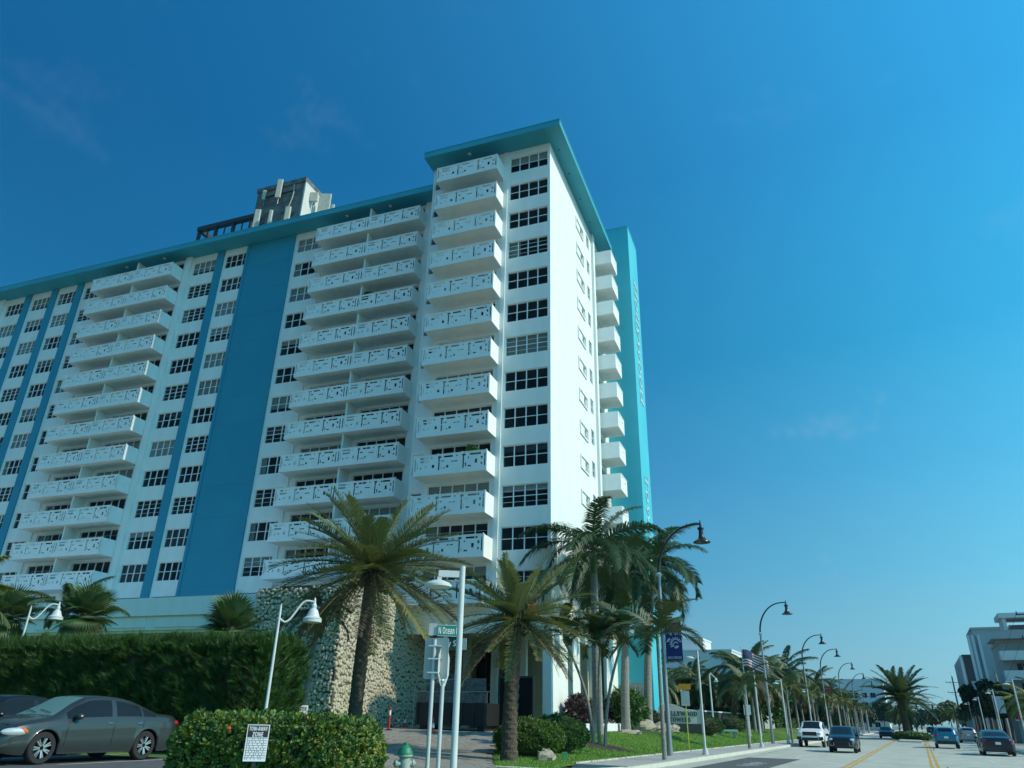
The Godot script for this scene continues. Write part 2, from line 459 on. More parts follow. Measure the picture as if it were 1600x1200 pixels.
# a balcony whose wall-side line starts at x, facing local +z; n panels wide
func balcony(parent: Node3D, x: Transform3D, n: int, deep: float, divider: float):
	var w := 1.75 * n
	var b := MB.new()
	b.box(Vector3(0.07, 0, 0.0), Vector3(w - 0.07, 0.2, deep - 0.072))
	var o := put("balcony", b.mesh(), M.soffit, parent, x)
	for i in n: put("railing_panel", panel_mesh(i % 3), M.rail, o, Transform3D(Basis(), Vector3(i * 1.75, 0, deep)))
	var r := MB.new()
	r.box(Vector3(-0.02, 1.333, deep - 0.10), Vector3(w + 0.02, 1.40, deep + 0.03))
	for i in n + 1: r.box(Vector3(clampf(i * 1.75 - 0.03, 0.0, w - 0.06), 1.403, deep - 0.05), Vector3(clampf(i * 1.75 + 0.03, 0.06, w), 1.46, deep - 0.01))
	build("rail", r, M.rail, o)
	for e in [0.0, w - 0.07]:
		var s := MB.new()
		s.box(Vector3(e, 0, 0.0), Vector3(e + 0.07, 1.38, deep - 0.073))
		build("side_panel", s, M.rail, o)
	if divider > 0.0:
		var d := MB.new()
		d.box(Vector3(w * 0.5 - 0.08, 0.203, -0.45), Vector3(w * 0.5 + 0.08, FLOOR - 0.003, divider))
		build("divider", d, M.stucco, o)
func facing_end(x: float, y: float, z: float) -> Transform3D:     # local frame on the end wall: its x runs back along the wall, its z points out of the wall
	return Transform3D(Basis(Vector3.UP, PI / 2), Vector3(x, y, z))
func make_building():
	var o := thing("apartment_building", "tall white apartment building with teal roof slab, blue panels and slotted balconies", "building", CORNER, -YAW)
	var wall := MB.new()
	var rooms := MB.new()
	var top := 43.40
	# --- tower facade (front plane z = 0), from the corner x = 0 to x = -10.2
	var holes := []
	for i in 13:
		var y := 42.72 - FLOOR * i
		holes.append(Rect2(-3.34, y - 1.50, 3.14, 1.50))
		holes.append(Rect2(-10.05, y - 1.50, 0.85, 1.50))
		holes.append(Rect2(-8.75, y - 1.60, 4.5, 2.0))
	wall.holed(Transform3D(), Rect2(-10.2, 7.42, 10.2, top - 7.42), holes, 0.28)
	for i in 13:
		var y := 42.72 - FLOOR * i
		window(o, Transform3D(Basis(), Vector3(-3.34, y - 1.50, -0.12)), 3.14, 1.50, 4, true)
		window(o, Transform3D(Basis(), Vector3(-10.05, y - 1.50, -0.12)), 0.85, 1.50, 1, true)
		window(o, Transform3D(Basis(), Vector3(-8.75, y - 1.60, -0.15)), 4.5, 2.0, 5, i > 2 and i < 11)
		balcony(o, Transform3D(Basis(), Vector3(-9.10, 40.62 - FLOOR * i, 0.002)), 3, 1.55, 0.0)
	# --- end wall (x = 0 plane), local x of the frame runs back
	var eh := []
	for i in 13:
		var y := 42.72 - FLOOR * i
		eh.append(Rect2(8.62, y - 2.02, 0.68, 0.72))
		eh.append(Rect2(10.75, y - 1.75, 0.95, 1.25))
		eh.append(Rect2(14.0, y - 2.0, 2.0, 2.0))
	for a in [[3.15, 4.25], [6.05, 9.35], [11.75, 14.1]]: eh.append(Rect2(a[0], 1.0, a[1] - a[0], 5.2))
	wall.holed(facing_end(0, 0, -0.285), Rect2(0.0, 0.80, 17.2, top - 0.80), eh, 0.28)
	for i in 13:
		var y := 42.72 - FLOOR * i
		window(o, facing_end(-0.10, y - 2.02, -0.285 - 8.62), 0.68, 0.72, 1, false)
		window(o, facing_end(-0.10, y - 1.75, -0.285 - 10.75), 0.95, 1.25, 2, false)
		window(o, facing_end(-0.12, y - 2.0, -0.285 - 14.0), 2.0, 2.0, 2, false)
		var f := MB.new()                       # raised surround of the long narrow window
		for q in [[7.12, -2.20, 9.53, -2.08], [7.12, -1.22, 9.53, -1.10], [7.12, -2.08, 7.24, -1.22], [9.41, -2.08, 9.53, -1.22]]:
			f.box(Vector3(0.002, y + q[1], -0.285 - q[2]), Vector3(0.09, y + q[3], -0.285 - q[0]))
		build("window_surround", f, M.stucco, o)
		end_balcony(o, 40.45 - FLOOR * i)
	var p := MB.new()
	p.box(Vector3(0.002, 0.8, -13.35), Vector3(0.22, top - 0.002, -12.75))
	build("pilaster", p, M.stucco, o)
	p = MB.new()
	p.box(Vector3(-3.90, 7.42, 0.002), Vector3(-3.52, top - 0.002, 0.07))
	build("pilaster", p, M.stucco, o)
	p = MB.new()                                # the front edge of the end wall stands proud as a corner pier, down to the ground
	p.box(Vector3(-0.52, 0.80, -0.9), Vector3(-0.003, 7.418, 0.0))
	build("corner_pier", p, M.stucco, o)
	# tower left flank, back, floors inside
	wall.box(Vector3(-10.2, 7.42, -17.2), Vector3(-9.95, top, -0.283))
	wall.box(Vector3(-10.2, 7.42, -17.45), Vector3(-0.283, top, -17.203))
	rooms.box(Vector3(-9.93, 7.7, -5.2), Vector3(-5.3, top - 0.02, -5.0)); rooms.box(Vector3(-3.75, 7.7, -4.99), Vector3(-3.63, top - 0.02, -0.29))
	rooms.box(Vector3(-5.3, 7.7, -17.1), Vector3(-5.15, top - 0.02, -5.0))
	for i in range(1, 14): rooms.box(Vector3(-9.94, 40.5 - FLOOR * (i - 1), -17.0), Vector3(-0.29, 40.66 - FLOOR * (i - 1), -0.29))
	# --- wing (front plane z = -3.87), x from -10.2 to -80
	var wz := -3.87
	var cols := []       # x0, width, lites
	for a in [[-26.40, 3.2, 4], [-34.90, 2.70, 4], [-38.90, 2.86, 4], [-53.55, 2.95, 4], [-57.42, 2.62, 4], [-61.30, 2.62, 4], [-65.35, 2.62, 4]]: cols.append(a)
	var bays := [-23.05, -50.35, -77.2]
	holes = []
	for i in 13:
		var y := 42.72 - FLOOR * i
		for c in cols: holes.append(Rect2(c[0], y - 1.50, c[1], 1.50))
		for bx in bays:
			for k in 2: holes.append(Rect2(bx + 0.45 + k * 5.25, y - 1.60, 4.4, 2.0))
	wall.holed(Transform3D(Basis(), Vector3(0, 0, wz)), Rect2(-82.0, 5.0, 71.797, top - 5.0), holes, 0.28)
	for i in 13:
		if i == 12: continue
		var y := 42.72 - FLOOR * i
		for c in cols: window(o, Transform3D(Basis(), Vector3(c[0], y - 1.50, wz - 0.12)), c[1], 1.50, c[2], c[0] > -36.0 and c[0] < -30.0)
		for bx in bays:
			for k in 2:
				if bx < -70.0 and (k == 0 or i > 4): continue
				window(o, Transform3D(Basis(), Vector3(bx + 0.45 + k * 5.25, y - 1.60, wz - 0.15)), 4.4, 2.0, 5, false)
			balcony(o, Transform3D(Basis(), Vector3(bx, 40.62 - FLOOR * i, wz + 0.002)), 6, 1.70, 1.25)
	rooms.box(Vector3(-81.9, 5.2, wz - 5.2), Vector3(-10.25, top - 0.02, wz - 5.0))
	for x in [-17.8, -26.55, -32.1, -35.5, -39.4, -45.1, -53.9, -58.0, -62.0, -66.0, -72.0]: rooms.box(Vector3(x - 0.06, 5.2, wz - 4.99), Vector3(x + 0.06, top - 0.02, wz - 0.29))
	for i in range(1, 14): rooms.box(Vector3(-81.9, 40.5 - FLOOR * (i - 1), wz - 4.98), Vector3(-10.25, 40.66 - FLOOR * (i - 1), wz - 0.29))
	wall.box(Vector3(-82.0, 5.0, -17.45), Vector3(-10.203, top, -17.2))
	wall.box(Vector3(-82.25, 5.0, -17.45), Vector3(-82.003, top, wz))
	for a in [[-12.70, 0.58], [-39.80, 0.72], [-66.45, 0.8], [-23.62, 0.42], [-50.90, 0.42]]:
		p = MB.new()
		var out := 0.30 if a[1] > 0.5 else 0.12
		p.box(Vector3(a[0], 5.0, wz + 0.004), Vector3(a[0] + a[1], top - 0.003, wz + out))
		build("pilaster", p, M.stucco, o)
	for a in [[-35.95, 0.85], [-54.75, 0.9], [-58.5, 0.9], [-62.5, 0.9]]:
		p = MB.new()
		p.box(Vector3(a[0], 5.0, wz + 0.004), Vector3(a[0] + a[1], top - 0.003, wz + 0.16))
		build("blue_pilaster", p, M.blue, o)
	# tall blue panel with its fine horizontal joints and raised edges
	var pan := MB.new()
	var yy := 5.0
	while yy < top - 0.1:
		var y1 := minf(yy + FLOOR - 0.012, top - 0.004)
		pan.box(Vector3(-32.0, yy, wz + 0.004), Vector3(-27.0, y1, wz + 0.12))
		yy += FLOOR
	pan.box(Vector3(-32.0, 5.0, wz + 0.002), Vector3(-27.0, top - 0.005, wz + 0.105))
	pan.box(Vector3(-32.28, 5.0, wz + 0.003), Vector3(-32.002, top - 0.004, wz + 0.20))
	pan.box(Vector3(-26.998, 5.0, wz + 0.003), Vector3(-26.72, top - 0.004, wz + 0.20))
	build("blue_panel", pan, M.blue, o)
	build("wall", wall, M.stucco, o)
	build("room_interior", rooms, M.room, o)
	# --- roof slabs
	var rf := MB.new()
	rf.box(Vector3(-10.35, top, -16.2), Vector3(1.30, top + 0.50, 1.65))
	rf.box(Vector3(-10.38, top + 0.503, -16.23), Vector3(1.33, top + 0.58, 1.68))
	var ro := build("roof", rf, M.roof_teal, o)
	rf = MB.new()
	rf.box(Vector3(-84.0, top, -17.6), Vector3(-10.353, top + 0.50, wz + 1.75))
	rf.box(Vector3(-84.0, top + 0.503, -17.6), Vector3(-10.383, top + 0.58, wz + 1.78))
	build("roof", rf, M.roof_teal, o)
	for q in [[-6.6, 0.9], [-16.0, -2.9], [-20.5, -2.9], [-42.0, -2.9], [-47.0, -2.9]]:
		var l := MB.new()
		l.lathe(Transform3D(Basis(), Vector3(q[0], top - 0.10, q[1])), [Vector2(0, 0), Vector2(0.13, 0.0), Vector2(0.16, 0.04), Vector2(0.16, 0.098)], 12)
		build("soffit_lamp", l, M.white_paint, ro)
	for z in [-1.0, -4.0, -7.5, -11.0]:
		var l := MB.new()
		l.lathe(Transform3D(Basis(), Vector3(0.45, top - 0.03, z)), [Vector2(0, 0), Vector2(0.07, 0.0), Vector2(0.07, 0.028)], 10)
		build("soffit_vent", l, M.black, ro)
	# --- sign tower behind the end wall
	var fin := MB.new()
	fin.box(Vector3(-3.0, 0.7, -21.9), Vector3(2.72, 33.5, -17.46))
	fin.box(Vector3(-3.0, 33.512, -21.9), Vector3(2.72, 47.0, -17.46))
	fin.box(Vector3(-2.9, 33.4, -21.8), Vector3(2.70, 33.6, -17.48))
	var fo := build("sign_tower", fin, M.fin, o)
	var cap := MB.new()
	cap.box(Vector3(-3.04, 47.003, -21.94), Vector3(2.76, 47.08, -17.42))
	build("coping", cap, M.fin, fo)
	var door := MB.new()
	door.box(Vector3(0.25, 1.5, -17.457), Vector3(1.95, 4.2, -17.40))
	build("service_panel", door, M.concrete, fo)
	for q in [["Hollywood", 41.8, 13.5], ["Towers", 21.5, 8.0]]:
		var t := TextMesh.new()
		t.text = q[0]; t.depth = 0.05; t.pixel_size = 0.01
		var f := SystemFont.new(); f.font_names = PackedStringArray(["Droid Serif"]); f.font_italic = true
		t.font = f; t.font_size = 280; t.curve_step = 2.0
		var ab := t.get_aabb()
		var k: float = q[2] / ab.size.x
		var e := Transform3D(Basis(Vector3.UP, PI / 2) * Basis(Vector3.FORWARD, PI / 2), Vector3(2.75, q[1] - q[2] * 0.5, -19.7))
		e = e * Transform3D(Basis().scaled(Vector3(k, k * 0.85, 1.0)), Vector3.ZERO) * Transform3D(Basis(), -ab.get_center())
		put("sign_lettering", t, M.white_paint, fo, e)
	# --- base of the tower: beam, ceiling of the drive-through, columns, lobby
	var bm := MB.new()
	bm.box(Vector3(-10.0, 6.20, -0.30), Vector3(-0.55, 7.418, 0.02))
	build("entrance_beam", bm, M.stucco, o)
	var ce := MB.new()
	ce.box(Vector3(-10.0, 6.50, -17.1), Vector3(-0.29, 6.62, -0.303))
	build("entrance_ceiling", ce, M.soffit, o)
	var lob := MB.new()
	lob.box(Vector3(-10.2, 0.8, -9.6), Vector3(-0.29, 6.498, -9.3))
	build("lobby_wall", lob, M.stone, o)
	for q in [-8.4, -6.3, -4.2]:
		var c := MB.new()
		c.box(Vector3(q - 0.22, 0.8, -7.4), Vector3(q + 0.22, 6.498, -6.96))
		build("column", c, M.stucco, o)
	for q in [-7.35, -5.25]:
		var d := MB.new()
		d.box(Vector3(q - 0.75, 1.0, -8.3), Vector3(q + 0.75, 3.6, -8.22)); d.box(Vector3(q - 0.8, 3.603, -8.32), Vector3(q + 0.8, 6.4, -8.2))
		var dd := build("lobby_glazing", d, M.car_glass, o)
		var fr := MB.new()
		for e in [-0.78, -0.02, 0.74]: fr.box(Vector3(q + e, 0.9, -8.195), Vector3(q + e + 0.06, 6.4, -8.12))
		fr.box(Vector3(q - 0.72, 3.55, -8.19), Vector3(q - 0.023, 3.65, -8.13)); fr.box(Vector3(q + 0.043, 3.55, -8.19), Vector3(q + 0.737, 3.65, -8.13))
		build("door_frame", fr, M.dark_steel, dd)
	# --- podium in front of the wing
	var pod := MB.new()
	pod.box(Vector3(-84.0, 6.75, 6.9), Vector3(-15.32, 7.80, 7.35))
	pod.box(Vector3(-84.0, 5.95, 6.9), Vector3(-15.32, 6.747, 7.12))
	for i in 13: pod.box(Vector3(-81.5 + i * 4.9, 6.1, 7.123), Vector3(-77.4 + i * 4.9, 6.65, 7.20))
	pod.box(Vector3(-84.0, 5.8, wz + 0.3), Vector3(-15.32, 6.7, 6.897))
	build("podium_parapet", pod, M.stucco, o)
	pod = MB.new()
	pod.holed(Transform3D(Basis(), Vector3(0, 0, 6.7)), Rect2(-84.0, 0.3, 68.6, 5.497), podium_holes(), 0.3)
	build("podium_wall", pod, M.concrete, o)
	pod = MB.new()
	pod.box(Vector3(-84.0, 0.3, 6.0), Vector3(-15.4, 5.79, 6.2))
	build("podium_infill", pod, M.pale_wall, o)
	# --- rooftop machine room
	var mr := MB.new()
	mr.holed(Transform3D(Basis(), Vector3(-30.4, 0, -8.0)), Rect2(-6.2, 43.98, 6.2, 10.2), [Rect2(-5.6, 53.2, 4.6, 0.22)], 0.25)
	mr.box(Vector3(-36.6, 43.98, -12.2), Vector3(-36.35, 54.18, -8.253)); mr.box(Vector3(-36.6, 43.98, -12.45), Vector3(-30.4, 54.18, -12.203))
	mr.box(Vector3(-36.7, 54.183, -12.55), Vector3(-30.25, 54.75, -7.88))
	var mo := build("machine_room", mr, M.grey_wall, o)
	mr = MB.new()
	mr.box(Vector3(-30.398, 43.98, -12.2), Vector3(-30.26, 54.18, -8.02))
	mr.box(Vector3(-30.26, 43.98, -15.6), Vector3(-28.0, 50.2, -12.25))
	build("machine_room_sunlit_side", mr, M.pale_wall, mo)  # sunlight on this flank is put into its paler colour; front stays grey
	mr = MB.new()
	for x in [-41.9, -39.6, -37.3, -35.0]: mr.box(Vector3(x - 0.13, 43.98, -6.4), Vector3(x + 0.13, 49.0, -6.1))
	for x in [-40.75, -38.45, -36.15]: mr.box(Vector3(x - 0.05, 43.98, -6.3), Vector3(x + 0.05, 49.0, -6.2))
	mr.box(Vector3(-42.1, 49.003, -6.5), Vector3(-34.3, 49.5, -6.0))
	mr.box(Vector3(-42.1, 49.003, -13.4), Vector3(-41.7, 49.5, -6.503)); mr.box(Vector3(-42.03, 43.98, -13.4), Vector3(-41.77, 49.0, -13.1))
	build("screen_frame", mr, M.dark_steel, mo)
	mr = MB.new()
	mr.box(Vector3(-41.2, 43.98, -12.4), Vector3(-39.0, 50.4, -10.6)); mr.box(Vector3(-38.9, 43.98, -13.0), Vector3(-36.8, 47.0, -12.6))
	build("cooling_unit", mr, M.pale_wall, mo)
	return o
func podium_holes() -> Array:
	var h := []
	for i in 13: h.append(Rect2(-81.5 + i * 4.9, 4.1, 4.1, 1.2))
	for i in 13: h.append(Rect2(-81.5 + i * 4.9, 0.6, 4.1, 2.6))
	return h
func end_balcony(parent: Node3D, y: float):         # the balcony on the end wall: blank flanks, slotted front towards the street
	var x := facing_end(0.002, y, -13.65)
	var b := MB.new()
	b.box(Vector3(0.07, 0, 0), Vector3(2.38, 0.2, 1.628))
	var o := put("balcony", b.mesh(), M.soffit, parent, x)
	for e in [0.0, 2.38]:
		var s := MB.new()
		s.box(Vector3(e, 0, 0), Vector3(e + 0.07, 1.38, 1.70)); build("side_panel", s, M.rail, o)
	var s := MB.new()
	s.holed(Transform3D(Basis(), Vector3(0.072, 0, 1.702)), Rect2(0, 0, 2.306, 1.30), [Rect2(0.1, 1.12, 0.7, 0.08), Rect2(1.0, 0.4, 0.05, 0.8), Rect2(1.4, 0.9, 0.5, 0.1), Rect2(0.4, 0.5, 0.12, 0.14), Rect2(1.7, 0.42, 0.1, 0.16)], 0.07)
	build("railing_panel", s, M.rail, o)
	var r := MB.new()
	r.box(Vector3(0.07, 1.303, 1.63), Vector3(2.38, 1.39, 1.73)); build("rail", r, M.rail, o)

# ---------------------------------------------------------------- rubble stone wall beside the drive
func make_stone_wall():
	var o := thing("stone_wall", "tall rubble wall of pale rough coral stones beside the entrance drive", "wall", CORNER, -YAW)
	var b := MB.new()
	b.box(Vector3(-15.3, 0.3, 6.7), Vector3(-9.60, 8.05, 7.40))
	b.box(Vector3(-10.28, 0.3, -0.5), Vector3(-9.60, 8.05, 6.697)); b.box(Vector3(-10.28, 0.3, -9.0), Vector3(-9.60, 6.49, -0.503))
	build("mortar_core", b, M.mortar, o)
	var kinds := []
	for k in 7:
		var q := MB.new()
		q.blob(Vector3.ZERO, Vector3(0.5, 0.5, 0.5), 0.55, 70 + k, 7, 5)
		kinds.append(q.mesh())
	var r := RandomNumberGenerator.new(); r.seed = 11
	var rest := []
	for q in 7: rest.append([])
	var count := 0
	for face in 2:
		var len := 16.0 if face == 0 else 5.7
		var y := 0.75
		while y < 7.98:
			var hh := r.randf_range(0.15, 0.23)
			var a := r.randf_range(-0.1, 0.2)
			while a < len:
				var w := r.randf_range(0.13, 0.34)
				var c := a + w * 0.5
				var at := Vector3(-9.59, y + hh * 0.5 + r.randf_range(-0.09, 0.09), 7.42 - c) if face == 0 else Vector3(-9.60 - c, y + hh * 0.5 + r.randf_range(-0.09, 0.09), 7.40)
				var s := Vector3(0.30, hh * r.randf_range(0.92, 1.22), w * r.randf_range(0.92, 1.15)) if face == 0 else Vector3(w * r.randf_range(0.92, 1.15), hh * r.randf_range(0.92, 1.22), 0.30)
				if face == 0: s.x = r.randf_range(0.10, 0.20)
				else: s.z = r.randf_range(0.10, 0.20)
				var turn := Basis(Vector3.RIGHT if face == 0 else Vector3.BACK, r.randf_range(-0.7, 0.7))
				var x := Transform3D(turn * Basis().scaled(s), at)
				var k := r.randi() % 7
				if face == 0 and c < 6.6 and y > 1.2 and count < 296:
					put("stone", kinds[k], M.stone, o, x); count += 1
				else: rest[k].append(x)
				if face == 0 and c > 7.8 and y > 6.3: rest[k].pop_back()
				a += w * 0.98
			y += hh * 0.96
	for k in 7: multi("stones", kinds[k], M.stone, rest[k], o)
	return o

# ---------------------------------------------------------------- palms
# one frond: a curved rib along +x with two rows of leaflets
func frond_mesh(length: float, rise: float, droop: float, leaf: float, pairs: int, vee: float, hang: float, width: float, seed_: int, swept := 0.55) -> ArrayMesh:
	var r := RandomNumberGenerator.new(); r.seed = seed_
	var b := MB.new()
	var pts := []; var rad := []
	var seg := 12
	var p := Vector3.ZERO
	var side := r.randf_range(-0.25, 0.25)
	for i in seg + 1:
		var f := float(i) / seg
		var a := rise - droop * pow(f, 1.25)
		pts.append(p); rad.append(lerpf(0.028, 0.004, f) * length / 3.2)
		p += Vector3(cos(a), sin(a), side * f) * length / seg
	b.tube(pts, rad, 5, false)
	for i in pairs:
		var f := lerpf(0.10, 0.995, (i + r.randf() * 0.6) / pairs)
		var g := f * seg
		var k := mini(int(g), seg - 1)
		var at: Vector3 = pts[k].lerp(pts[k + 1], g - k)
		var tan: Vector3 = (pts[k + 1] - pts[k]).normalized()
		var lat := Vector3.UP.cross(tan).normalized()
		if lat.length() < 0.5: lat = Vector3.BACK
		var up := tan.cross(lat)
		if up.y < 0.0: up = -up
		for q in [-1.0, 1.0]:
			var ln: float = leaf * (0.35 + 0.65 * sin(PI * clampf(0.12 + f * 0.86, 0.0, 1.0))) * r.randf_range(0.82, 1.12)
			var d: Vector3 = (tan * (swept + f * 0.5 + r.randf_range(-0.12, 0.12)) + lat * q + up * (vee + r.randf_range(-0.3, 0.3))).normalized()
			var mid: Vector3 = at + d * ln * 0.5 - Vector3.UP * hang * ln * 0.12
			var tip: Vector3 = at + d * ln * (1.0 - 0.22 * hang) - Vector3.UP * hang * ln * 0.55
			var wv: Vector3 = d.cross(up + lat * q * 0.4).normalized() * width * 0.5
			b.tri(at - wv * 0.6, mid - wv, mid + wv); b.tri(at - wv * 0.6, mid + wv, at + wv * 0.6)
			b.tri(mid - wv, tip, mid + wv)
	return b.mesh()
var fronds := {}
func frond_set(kind: String) -> Array:
	if fronds.has(kind): return fronds[kind]
	var a := []
	for i in 9:
		var e := lerpf(1.42, -0.95, i / 8.0)         # from the upright spear leaves down to the hanging old ones
		match kind:
			"date": a.append(frond_mesh(lerpf(2.8, 3.4, minf(i / 4.0, 1.0)), e, lerpf(0.20, 0.60, minf(i / 4.0, 1.0)) if i < 6 else 0.5, 0.50, 78, 0.5, 0.14, 0.036, 100 + i))
			"canary": a.append(frond_mesh(4.6, e, 0.70, 0.62, 76, 0.35, 0.12, 0.07, 120 + i))
			"royal": a.append(frond_mesh(3.9, lerpf(1.40, -0.45, i / 8.0), lerpf(0.9, 1.65, minf(i / 4.0, 1.0)), 0.95, 130, 0.30, 0.70, 0.048, 140 + i, 0.4))
			"small": a.append(frond_mesh(1.9, lerpf(1.3, -0.1, i / 8.0), lerpf(0.9, 1.6, minf(i / 4.0, 1.0)), 0.58, 64, 0.35, 0.35, 0.045, 160 + i))
			"coco": a.append(frond_mesh(4.2, lerpf(1.25, -0.7, i / 8.0), lerpf(0.8, 1.35, minf(i / 4.0, 1.0)), 0.85, 72, 0.0, 0.85, 0.075, 180 + i))
	fronds[kind] = a
	return a
func trunk_mesh(h: float, r0: float, r1: float, lean: Vector3, kind: String, seed_: int) -> ArrayMesh:
	var nz := FastNoiseLite.new(); nz.seed = seed_; nz.frequency = 1.0
	var b := MB.new()
	var rows := int(h * (13.0 if kind == "date" else 8.0)) if kind != "thin" else int(h * 5.0)
	var k := 18 if kind == "date" else 14
	var ring := []
	for i in rows + 1:
		var f := float(i) / rows
		var c := Vector3(lean.x * f * f, h * f, lean.z * f * f)
		var rr := lerpf(r0, r1, f)
		if kind == "royal": rr = lerpf(r0, r1, f) * (1.0 + 0.30 * exp(-f * 14.0) + 0.10 * sin(PI * clampf(f * 1.3, 0.0, 1.0)))
		elif kind == "date": rr *= 1.0 + 0.22 * exp(-f * 16.0) + 0.16 * smoothstep(0.86, 1.0, f)
		var row := []
		for j in k:
			var a := TAU * j / k
			var q := rr
			if kind == "date":                       # overlapping cut leaf bases: a saw-tooth up the trunk, offset on every other row
				var saw := fposmod(i / 4.0 + (0.5 if (j / 2) % 2 == 0 else 0.0), 1.0)
				q *= 0.90 + 0.17 * saw + 0.05 * nz.get_noise_2d(i * 2.1, j * 5.0)
			else: q *= 1.0 + (0.025 if i % 3 == 0 else 0.0) + 0.03 * nz.get_noise_2d(i * 0.7, j * 2.0)
			row.append(c + Vector3(cos(a) * q, 0, -sin(a) * q))
		ring.append(row)
	for i in rows:
		for j in k:
			var q := (j + 1) % k
			b.quad(ring[i][j], ring[i][q], ring[i + 1][q], ring[i + 1][j])
	for j in k: b.tri(Vector3(lean.x, h + 0.1, lean.z), ring[rows][j], ring[rows][(j + 1) % k])
	return b.mesh()
func palm(kind: String, at: Vector3, h: float, n: int, label: String, group: String, seed_: int, opt := {}) -> Node3D:
	var names := {"date": "date_palm", "canary": "date_palm", "royal": "royal_palm", "small": "young_palm", "coco": "coconut_palm"}
	var o := thing(names[kind], label, "palm tree", at, 0.0, group)
	var r := RandomNumberGenerator.new(); r.seed = seed_
	var lean: Vector3 = opt.get("lean", Vector3.ZERO)
	var r0: float = opt.get("r0", 0.27); var r1: float = opt.get("r1", 0.22)
	put("trunk", trunk_mesh(h, r0, r1, lean, "date" if kind in ["date", "canary"] else ("royal" if kind == "royal" else "thin"), seed_), M.bark_date if kind in ["date", "canary"] else M.bark_grey, o)
	var c := Vector3(lean.x, h, lean.z)
	if kind in ["royal", "small"]:
		var b := MB.new()
		var sh := 1.7 if kind == "royal" else 0.6
		b.tube([c - Vector3.UP * 0.05, c + Vector3.UP * sh * 0.35, c + Vector3.UP * sh * 0.8, c + Vector3.UP * sh], [r1 * 0.98, r1 * 1.02, r1 * 0.7, r1 * 0.3], 12)
		build("crownshaft", b, M.shaft, o)
		c += Vector3.UP * sh * 0.92
	var fs := frond_set(kind)
	var k: float = opt.get("size", 1.0)
	var mats: Array = opt.get("mats", [M.frond_date])
	var lo: float = opt.get("low", 0.8)
	for i in n:
		var f := (i + 0.5) / n
		var v := clampi(int(round((1.1 if kind == "date" else 0.6) + pow(f, 0.85) * 7.4 * lo + r.randf_range(-0.6, 0.6))), 0, 8)
		var a := i * 2.39996 + r.randf_range(-0.25, 0.25)
		var m: Material = mats[r.randi() % mats.size()]
		if f > opt.get("dead", 2.0): m = M.frond_dead
		var s := k * r.randf_range(0.86, 1.08)
		put("frond", fs[v], m, o, Transform3D(Basis(Vector3.UP, a) * Basis(Vector3.RIGHT, r.randf_range(-0.35, 0.35)).scaled(Vector3(s, s, s)), c + Vector3(cos(a), 0, -sin(a)) * r1 * 0.5 - Vector3.UP * f * 0.25 * k))
	if opt.has("fruit"):
		for q in opt.fruit:
			var b := MB.new()
			var d := Vector3(cos(q), 0, -sin(q))
			for w in 26:
				var e := c + d * (0.42 + r.randf_range(-0.05, 0.25)) + Vector3(r.randf_range(-0.2, 0.2), 0.55 + r.randf_range(-0.45, 0.2), r.randf_range(-0.2, 0.2))
				b.tube([c + d * 0.15 + Vector3.UP * 0.25, (c + e) * 0.5 + d * 0.22 + Vector3.UP * 0.42, e], [0.012, 0.008, 0.005], 4, false)
				for z in 5: b.blob(e + Vector3(r.randf_range(-0.06, 0.06), r.randf_range(-0.12, 0.06), r.randf_range(-0.06, 0.06)), Vector3.ONE * 0.03, 0.1, z, 5, 3)
			build("fruit_cluster", b, M.fruit, o)
	if opt.get("boots", false):          # cut leaf stubs under the crown
		var b := MB.new()
		for i in 46:
			var a := i * 2.39996; var y := h - 0.75 + 0.8 * i / 46.0
			var cc := Vector3(lean.x, y, lean.z)
			var d := Vector3(cos(a), 0, -sin(a))
			b.tube([cc + d * r1 * 0.9, cc + d * (r1 + 0.16) + Vector3.UP * 0.16, cc + d * (r1 + 0.24) + Vector3.UP * 0.42], [0.06, 0.045, 0.02], 5)
		build("leaf_stubs", b, M.bark_date, o)
	return o
func fan_palm(at: Vector3, h: float, size: float, n: int, label: String, group: String, seed_: int, lite := false) -> Node3D:
	var o := thing("fan_palm", label, "palm tree", at, 0.0, group)
	var r := RandomNumberGenerator.new(); r.seed = seed_
	put("trunk", trunk_mesh(h, 0.2, 0.17, Vector3.ZERO, "date", seed_), M.bark_date, o)
	var leaf := MB.new()
	for i in 36:
		var a := lerpf(-2.5, 2.5, i / 35.0)
		var d := Vector3(cos(a), 0.12 * cos(a * 1.5), sin(a))
		var wv := Vector3(-sin(a), 0.3, cos(a)).normalized() * 0.028
		var l := 0.86 * (0.75 + 0.25 * cos(a * 0.8))
		var p := Vector3(0.55, 0, 0); var m := p + d * l * 0.55; var t := p + d * l - Vector3.UP * 0.16 * l
		leaf.tri(p, m - wv, m + wv); leaf.tri(m - wv, t, m + wv)
	leaf.tube([Vector3.ZERO, Vector3(0.55, 0, 0)], [0.014, 0.01], 4, false)
	var lm := leaf.mesh()
	for i in n:
		var f := (i + 0.5) / n
		var e := lerpf(1.45, -1.1, f) + r.randf_range(-0.15, 0.15)
		var a := i * 2.39996
		put("frond", lm, M.frond_dead if f > 0.93 else (M.fan if i % 4 else M.round_leaf), o, Transform3D((Basis(Vector3.UP, a) * Basis(Vector3.BACK, e)).scaled_local(Vector3.ONE * size * r.randf_range(0.85, 1.1)), Vector3(0, h + 0.02, 0)))
	return o

